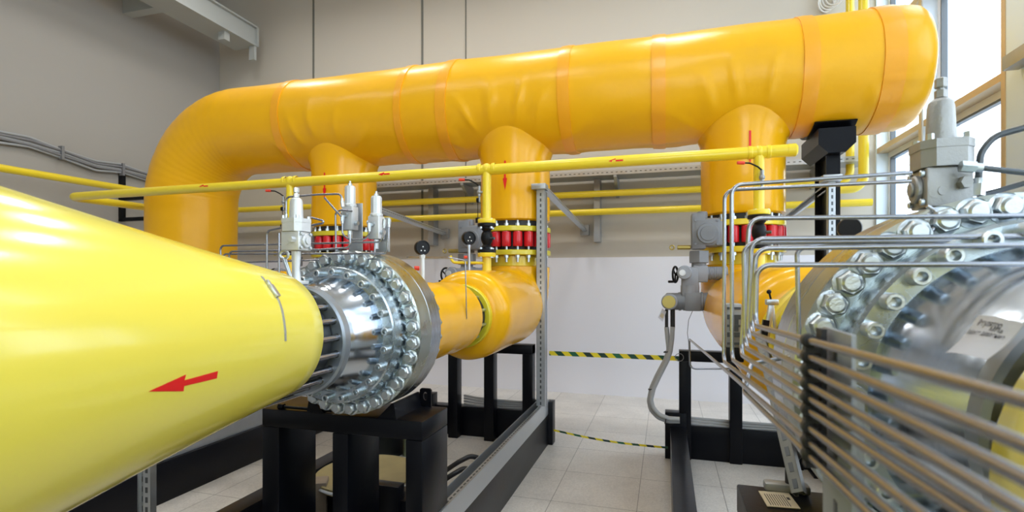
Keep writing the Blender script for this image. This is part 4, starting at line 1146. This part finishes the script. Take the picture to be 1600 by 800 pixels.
ACT1 = copy_thing(ACT, (LX[0] - LX[2], 0, 0), 'grey motor actuator on the left line, seen behind the steel tubes')
# tag on the right actuator
Y = 4.50
t = thing('paper_tag', PY(1036, 492, Y), 'small cream tag with dark print hanging from the actuator cable', 'tag')
P = [PY(x, y, Y) for x, y in ((1035, 482), (1041, 487), (1035.5, 503), (1028, 496))]
MB().prism(P, (0, .002, 0)).build('tag', 'paper', t)
P = [PY(x, y, Y - .001) for x, y in ((1034, 488.5), (1038, 492), (1035.5, 498), (1030.5, 494))]
MB().prism(P, (0, -.0006, 0)).build('print', 'tan_paper', t)
# conduits from the actuator to the skid
Y = 4.53
t = thing('flexible_conduit', PY(1050, 655, Y), 'pair of grey flexible conduits curving from the actuator down to the skid beam', 'conduit')
path = [(1041.5, 511), (1043, 528), (1045, 546), (1040, 562), (1026, 588), (1018, 606), (1014, 626), (1017, 640), (1028, 652), (1044, 658), (1062, 658)]
P = [PY(x, y, Y + .02 * i / 10) for i, (x, y) in enumerate(path)]
MB().tube(P, .019, n=14, bend=.08, seg=5).build('conduit', 'grey_conduit', t)
path = [(1051, 511), (1050, 528), (1047.5, 548), (1042.5, 563), (1029, 590), (1021, 607), (1017, 625), (1020, 637), (1030, 648), (1045, 654), (1062, 655)]
P = [PY(x, y, Y - .03 + .02 * i / 10) for i, (x, y) in enumerate(path)]
MB().tube(P, .019, n=14, bend=.08, seg=5).build('conduit', 'grey_conduit', t)
for x, y in ((1043, 549), (1019, 607), (1040, 656)):
    MB().ring(PY(x, y, Y), (-.3, 0, 1) if y < 640 else (1, 0, -.2), .030, .005, 18, 6).build('cable_tie', 'black_rubber', t)
Y = 4.6
o = MB().tube([PY(1082, 486, Y), PY(1076, 500, Y), PY(1074, 520, Y), PY(1076, 536, Y)], .0025, n=6, bend=.03).build('thin_wire', 'black_rubber', None, PY(1076, 536, Y)); tag(o, 'thin black wire hanging below the right actuator', 'wire')

# ------------------------------------------------------------------ gauges
def gauge(px, py, Y, zbase, R, label, stem='white_pipe', red=True, tilt=1.1, fy=-1):
    c = PY(px, py, Y)
    t = thing('pressure_gauge', (c.x, Y, zbase), label, 'gauge', 'black pressure gauges')
    d = V((tilt, fy, 0)).normalized()
    MB().lathe([(-R * .7, 0), (-R * .7, R * .9), (-R * .5, R), (R * .25, R), (R * .32, R * .96), (R * .32, R * .86), (R * .22, R * .84), (R * .22, 0)], c, n=40, direction=d).build('gauge_case', 'black_plastic', t)
    b = MB()
    x = d.cross(V((0, 0, 1))).normalized()
    for a, h in ((-.25, -.4), (.25, -.4), (.0, .12)): b.cyl(c + d * R * .225 + x * a * R + V((0, 0, h * R)), c + d * R * .24 + x * a * R + V((0, 0, h * R)), R * .09, 10)
    b.build('dial_marks', 'white_pipe', t)
    MB().cyl((c.x, Y, zbase), (c.x, Y, c.z - R * .95), .012, 14).cyl((c.x, Y, c.z - R * 1.4), (c.x, Y, c.z - R * .9), .015, 6).build('stem', stem, t)
    if red:
        MB().cyl((c.x - .012, Y - .012, zbase + (c.z - zbase) * .45), (c.x - .035, Y - .025, zbase + (c.z - zbase) * .45), .012, 12).build('valve_knob', 'red_plastic', t)
    return t
gauge(660, 387, 2.55, 1.56, .040, 'black pressure gauge on a white stem behind the left silver flange')
gauge(733, 372, 4.0, 1.64, .055, 'black pressure gauge in front of the middle grey actuator', 'galvanised')
gauge(1327, 357, 2.24, 1.56, .040, 'black pressure gauge seen from behind above the right silver flange', tilt=.2, fy=1)
# thin capillary on the orange spool
q = Q(2.75)
tube([PY(636, 402, 2.5), PY(700, 402, 2.9), PY(727, 407, 3.0), PY(729, 497, 3.0), PY(726, 503, 3.0)], 'thin capillary tube bent down onto the short orange pipe', r=.004, bend=.02)
# yellow tube from the stub pipe
tube([(LX[1], 4.03, 1.72), (LX[1] - .28, 4.0, 1.725), (LX[1] - .30, 4.0, 1.78)], 'small yellow tube leaving the middle stub pipe to the gauge', r=.012, bend=.04, mat='pipe_yellow', name='yellow_tube')

# ------------------------------------------------------------------ instruments behind the right tubes
c = PY(1145, 508, 2.42); w = .10
t = thing('indicator_box', PY(1145, 548, 2.42), 'clear fronted indicator box with a black base behind the upright tubes', 'indicator')
h = PY(1145, 472, 2.42).z - PY(1145, 540, 2.42).z
MB().box(c, (.062, .07, h), bevel=.006).build('housing', 'galvanised_dull', t)
b = MB()
for i in range(5): b.box(c + V((0, -.038, -h * .4 + h * .2 * i)), (.054, .006, .010 + .01 * (i % 2)))
b.build('scale_plate', 'dark_steel', t)
MB().box(c + V((0, -.037, .01)), (.036, .004, h * .35)).build('scale_window', 'dark_steel', t)
MB().box(c + V((0, 0, -h * .5 - .03)), (.08, .08, .06), bevel=.006).build('base_block', 'black_plastic', t)
t = thing('lever_instrument', PY(1202, 530, 2.0), 'small chromed toggle clamp with a black ball knob beside the yellow flange', 'clamp')
b = MB(); b.bar(PY(1197, 530, 2.0), PY(1206, 470, 2.0), .018, .018, .002); b.bar(PY(1207, 480, 2.0), PY(1212, 520, 2.0), .010, .012, .002); b.box(PY(1206, 472, 2.0), (.04, .03, .02), bevel=.003); b.build('body', 'zinc_bolt', t)
MB().bar(PY(1205, 470, 2.0), PY(1202, 458, 2.0), .006, .006).sphere(PY(1201.5, 456, 2.0), .008, 16).build('knob', 'black_plastic', t)
MB().bar(PY(1193, 530, 2.0), PY(1197, 500, 2.0), .02, .02).build('grip', 'black_plastic', t)

# ------------------------------------------------------------------ paper note on the right regulator
def note():
    Y0 = 1.02
    cs = [PT(x, y, d) for (x, y), d in zip(((1528, 493), (1600, 505), (1541, 562), (1477, 551)), (.74, .665, .68, .755))]
    t = thing('paper_note', cs[3], 'white paper note with black print hung on the right silver regulator', 'note')
    n_ = (cs[1] - cs[0]).cross(cs[3] - cs[0]).normalized()
    if n_.y > 0: n_ = -n_
    rings = []
    for j in range(9):
        g = j / 8
        row_t, row_b = [], []
        for i in range(9):
            f = i / 8
            p = cs[0].lerp(cs[1], f).lerp(cs[3].lerp(cs[2], f), g) + n_ * (.006 * math.sin(PI * f) - .004 * math.sin(PI * g))
            row_t.append(p); row_b.append(p - n_ * .0006)
        rings.append(row_t + list(reversed(row_b)))
    MB().grid(rings, cap0=True, cap1=True).build('sheet', 'paper', t, sharp=60)
    def text(s_, f0, g0, size, wd):
        cu = bpy.data.curves.new('print', 'FONT'); cu.body = s_; cu.size = 1
        ob = bpy.data.objects.new('print', cu); COL.objects.link(ob)
        dg = bpy.context.evaluated_depsgraph_get(); me = bpy.data.meshes.new_from_object(ob.evaluated_get(dg))
        COL.objects.unlink(ob); bpy.data.objects.remove(ob)
        xs = [v.co.x for v in me.vertices]; mx = max(xs)
        bm = bmesh.new(); bm.from_mesh(me)
        for v in bm.verts:
            f = f0 + wd * v.co.x / mx; g = g0 - size * v.co.y
            v.co = cs[0].lerp(cs[1], f).lerp(cs[3].lerp(cs[2], f), g) + n_ * (.006 * math.sin(PI * f) - .004 * math.sin(PI * g) + .0008)
        mb = MB(); mb.merge(bm); mb.build('print', 'ink', t)
    text('Регулятор', .18, .24, .20, .55); text('Рабочее давление', .04, .46, .16, .86); text('МПа', .55, .33, .13, .25)
note()

# ------------------------------------------------------------------ wall bits
p = PX(1588, 98, XR - .03)
o = MB().box((XR - .06, p.y - .15, p.z), (.10, .32, .10), bevel=.006).build('wall_bracket', 'silver_dull', None, (XR, p.y, p.z)); tag(o, 'small grey metal bracket on the white window pier at the right edge', 'bracket')
p = PY(1297, 4, YB - .045)
t = thing('cable_coil', p, 'coil of white cable on the back wall above the header right end', 'cable')
for i in range(4): MB().ring(p + V((.03 * (i - 1.5), -.01 * i, .02 * i)), (.3 * (i - 1.5), 1, .2), .10, .010, 28, 8).build('loop', 'white_wire', t)

# ------------------------------------------------------------------ lamps
def lamps():
    for j, y in enumerate((5.1, 1.6)):
        for i, x in enumerate((-5.05, -3.35, -1.6, .15)):
            t = thing('ceiling_lamp', (x, y, 5.92), 'long white ceiling lamp, out of view above the pipes', 'lamp', 'ceiling lamps above the pipes')
            MB().box((x, y, 5.97), (.80, .34, .08), bevel=.01).build('housing', 'white_paint', t)
            MB().box((x, y, 5.925), (.74, .28, .012)).build('diffuser', 'lamp_diffuser', t)
            MB().cyl((x - .3, y, 6.0), (x - .3, y, ZC), .006, 8).cyl((x + .3, y, 6.0), (x + .3, y, ZC), .006, 8).build('hanger', 'galvanised', t)
            l = bpy.data.lights.new('lamp_light', 'AREA'); l.shape = 'RECTANGLE'; l.size = .60; l.size_y = .26; l.energy = LAMP; l.color = (1, .97, .92)
            o = bpy.data.objects.new('lamp_light', l); COL.objects.link(o); o.location = (x, y, 5.91)
LAMP = 20
lamps()
# daylight
w = bpy.data.worlds.new('World'); scene.world = w; w.use_nodes = True
bg = w.node_tree.nodes['Background']; bg.inputs[0].default_value = (.80, .89, 1.0, 1); bg.inputs[1].default_value = 4.6
for k, (a, b_) in enumerate([(4.7, 7.17), (2.8, 4.2), (.9, 2.3), (-1.0, .4), (-2.9, -1.5)]):
    l = bpy.data.lights.new('window_portal', 'AREA'); l.shape = 'RECTANGLE'; l.size = 5.45; l.size_y = b_ - a
    l.cycles.is_portal = True
    o = bpy.data.objects.new('window_portal', l); COL.objects.link(o); o.location = (XR + .28, (a + b_) / 2, 3.475); o.rotation_euler = (0, PI / 2, 0)

l = bpy.data.lights.new('window_portal', 'AREA'); l.shape = 'RECTANGLE'; l.size = 2.6; l.size_y = 4.5; l.cycles.is_portal = True  # portal for the added fill window in the front wall
o = bpy.data.objects.new('window_portal', l); COL.objects.link(o); o.location = (.7, YF - .28, 3.15); o.rotation_euler = (PI / 2, 0, 0)

# ------------------------------------------------------------------ camera
cam = bpy.data.cameras.new('Camera'); co = bpy.data.objects.new('Camera', cam); COL.objects.link(co)
co.location = (0, 0, CAMZ); co.rotation_euler = (PI / 2, 0, YAW)
cam.sensor_width = 36; cam.lens = F / 1600 * 36; cam.shift_y = (HY - 400) / 1600
cam.clip_start = .01; cam.clip_end = 200
cam.dof.use_dof = True; cam.dof.focus_distance = 2.4; cam.dof.aperture_fstop = 4.5
scene.camera = co
scene.view_settings.view_transform = 'Standard'; scene.view_settings.look = 'None'
scene.view_settings.gamma = 1; scene.view_settings.use_curve_mapping = False
scene.view_settings.exposure = 0.25
scene.cycles.use_denoising = True
scene.cycles.max_bounces = 10
scene.cycles.caustics_reflective = False; scene.cycles.caustics_refractive = False
scene.cycles.sample_clamp_indirect = 8
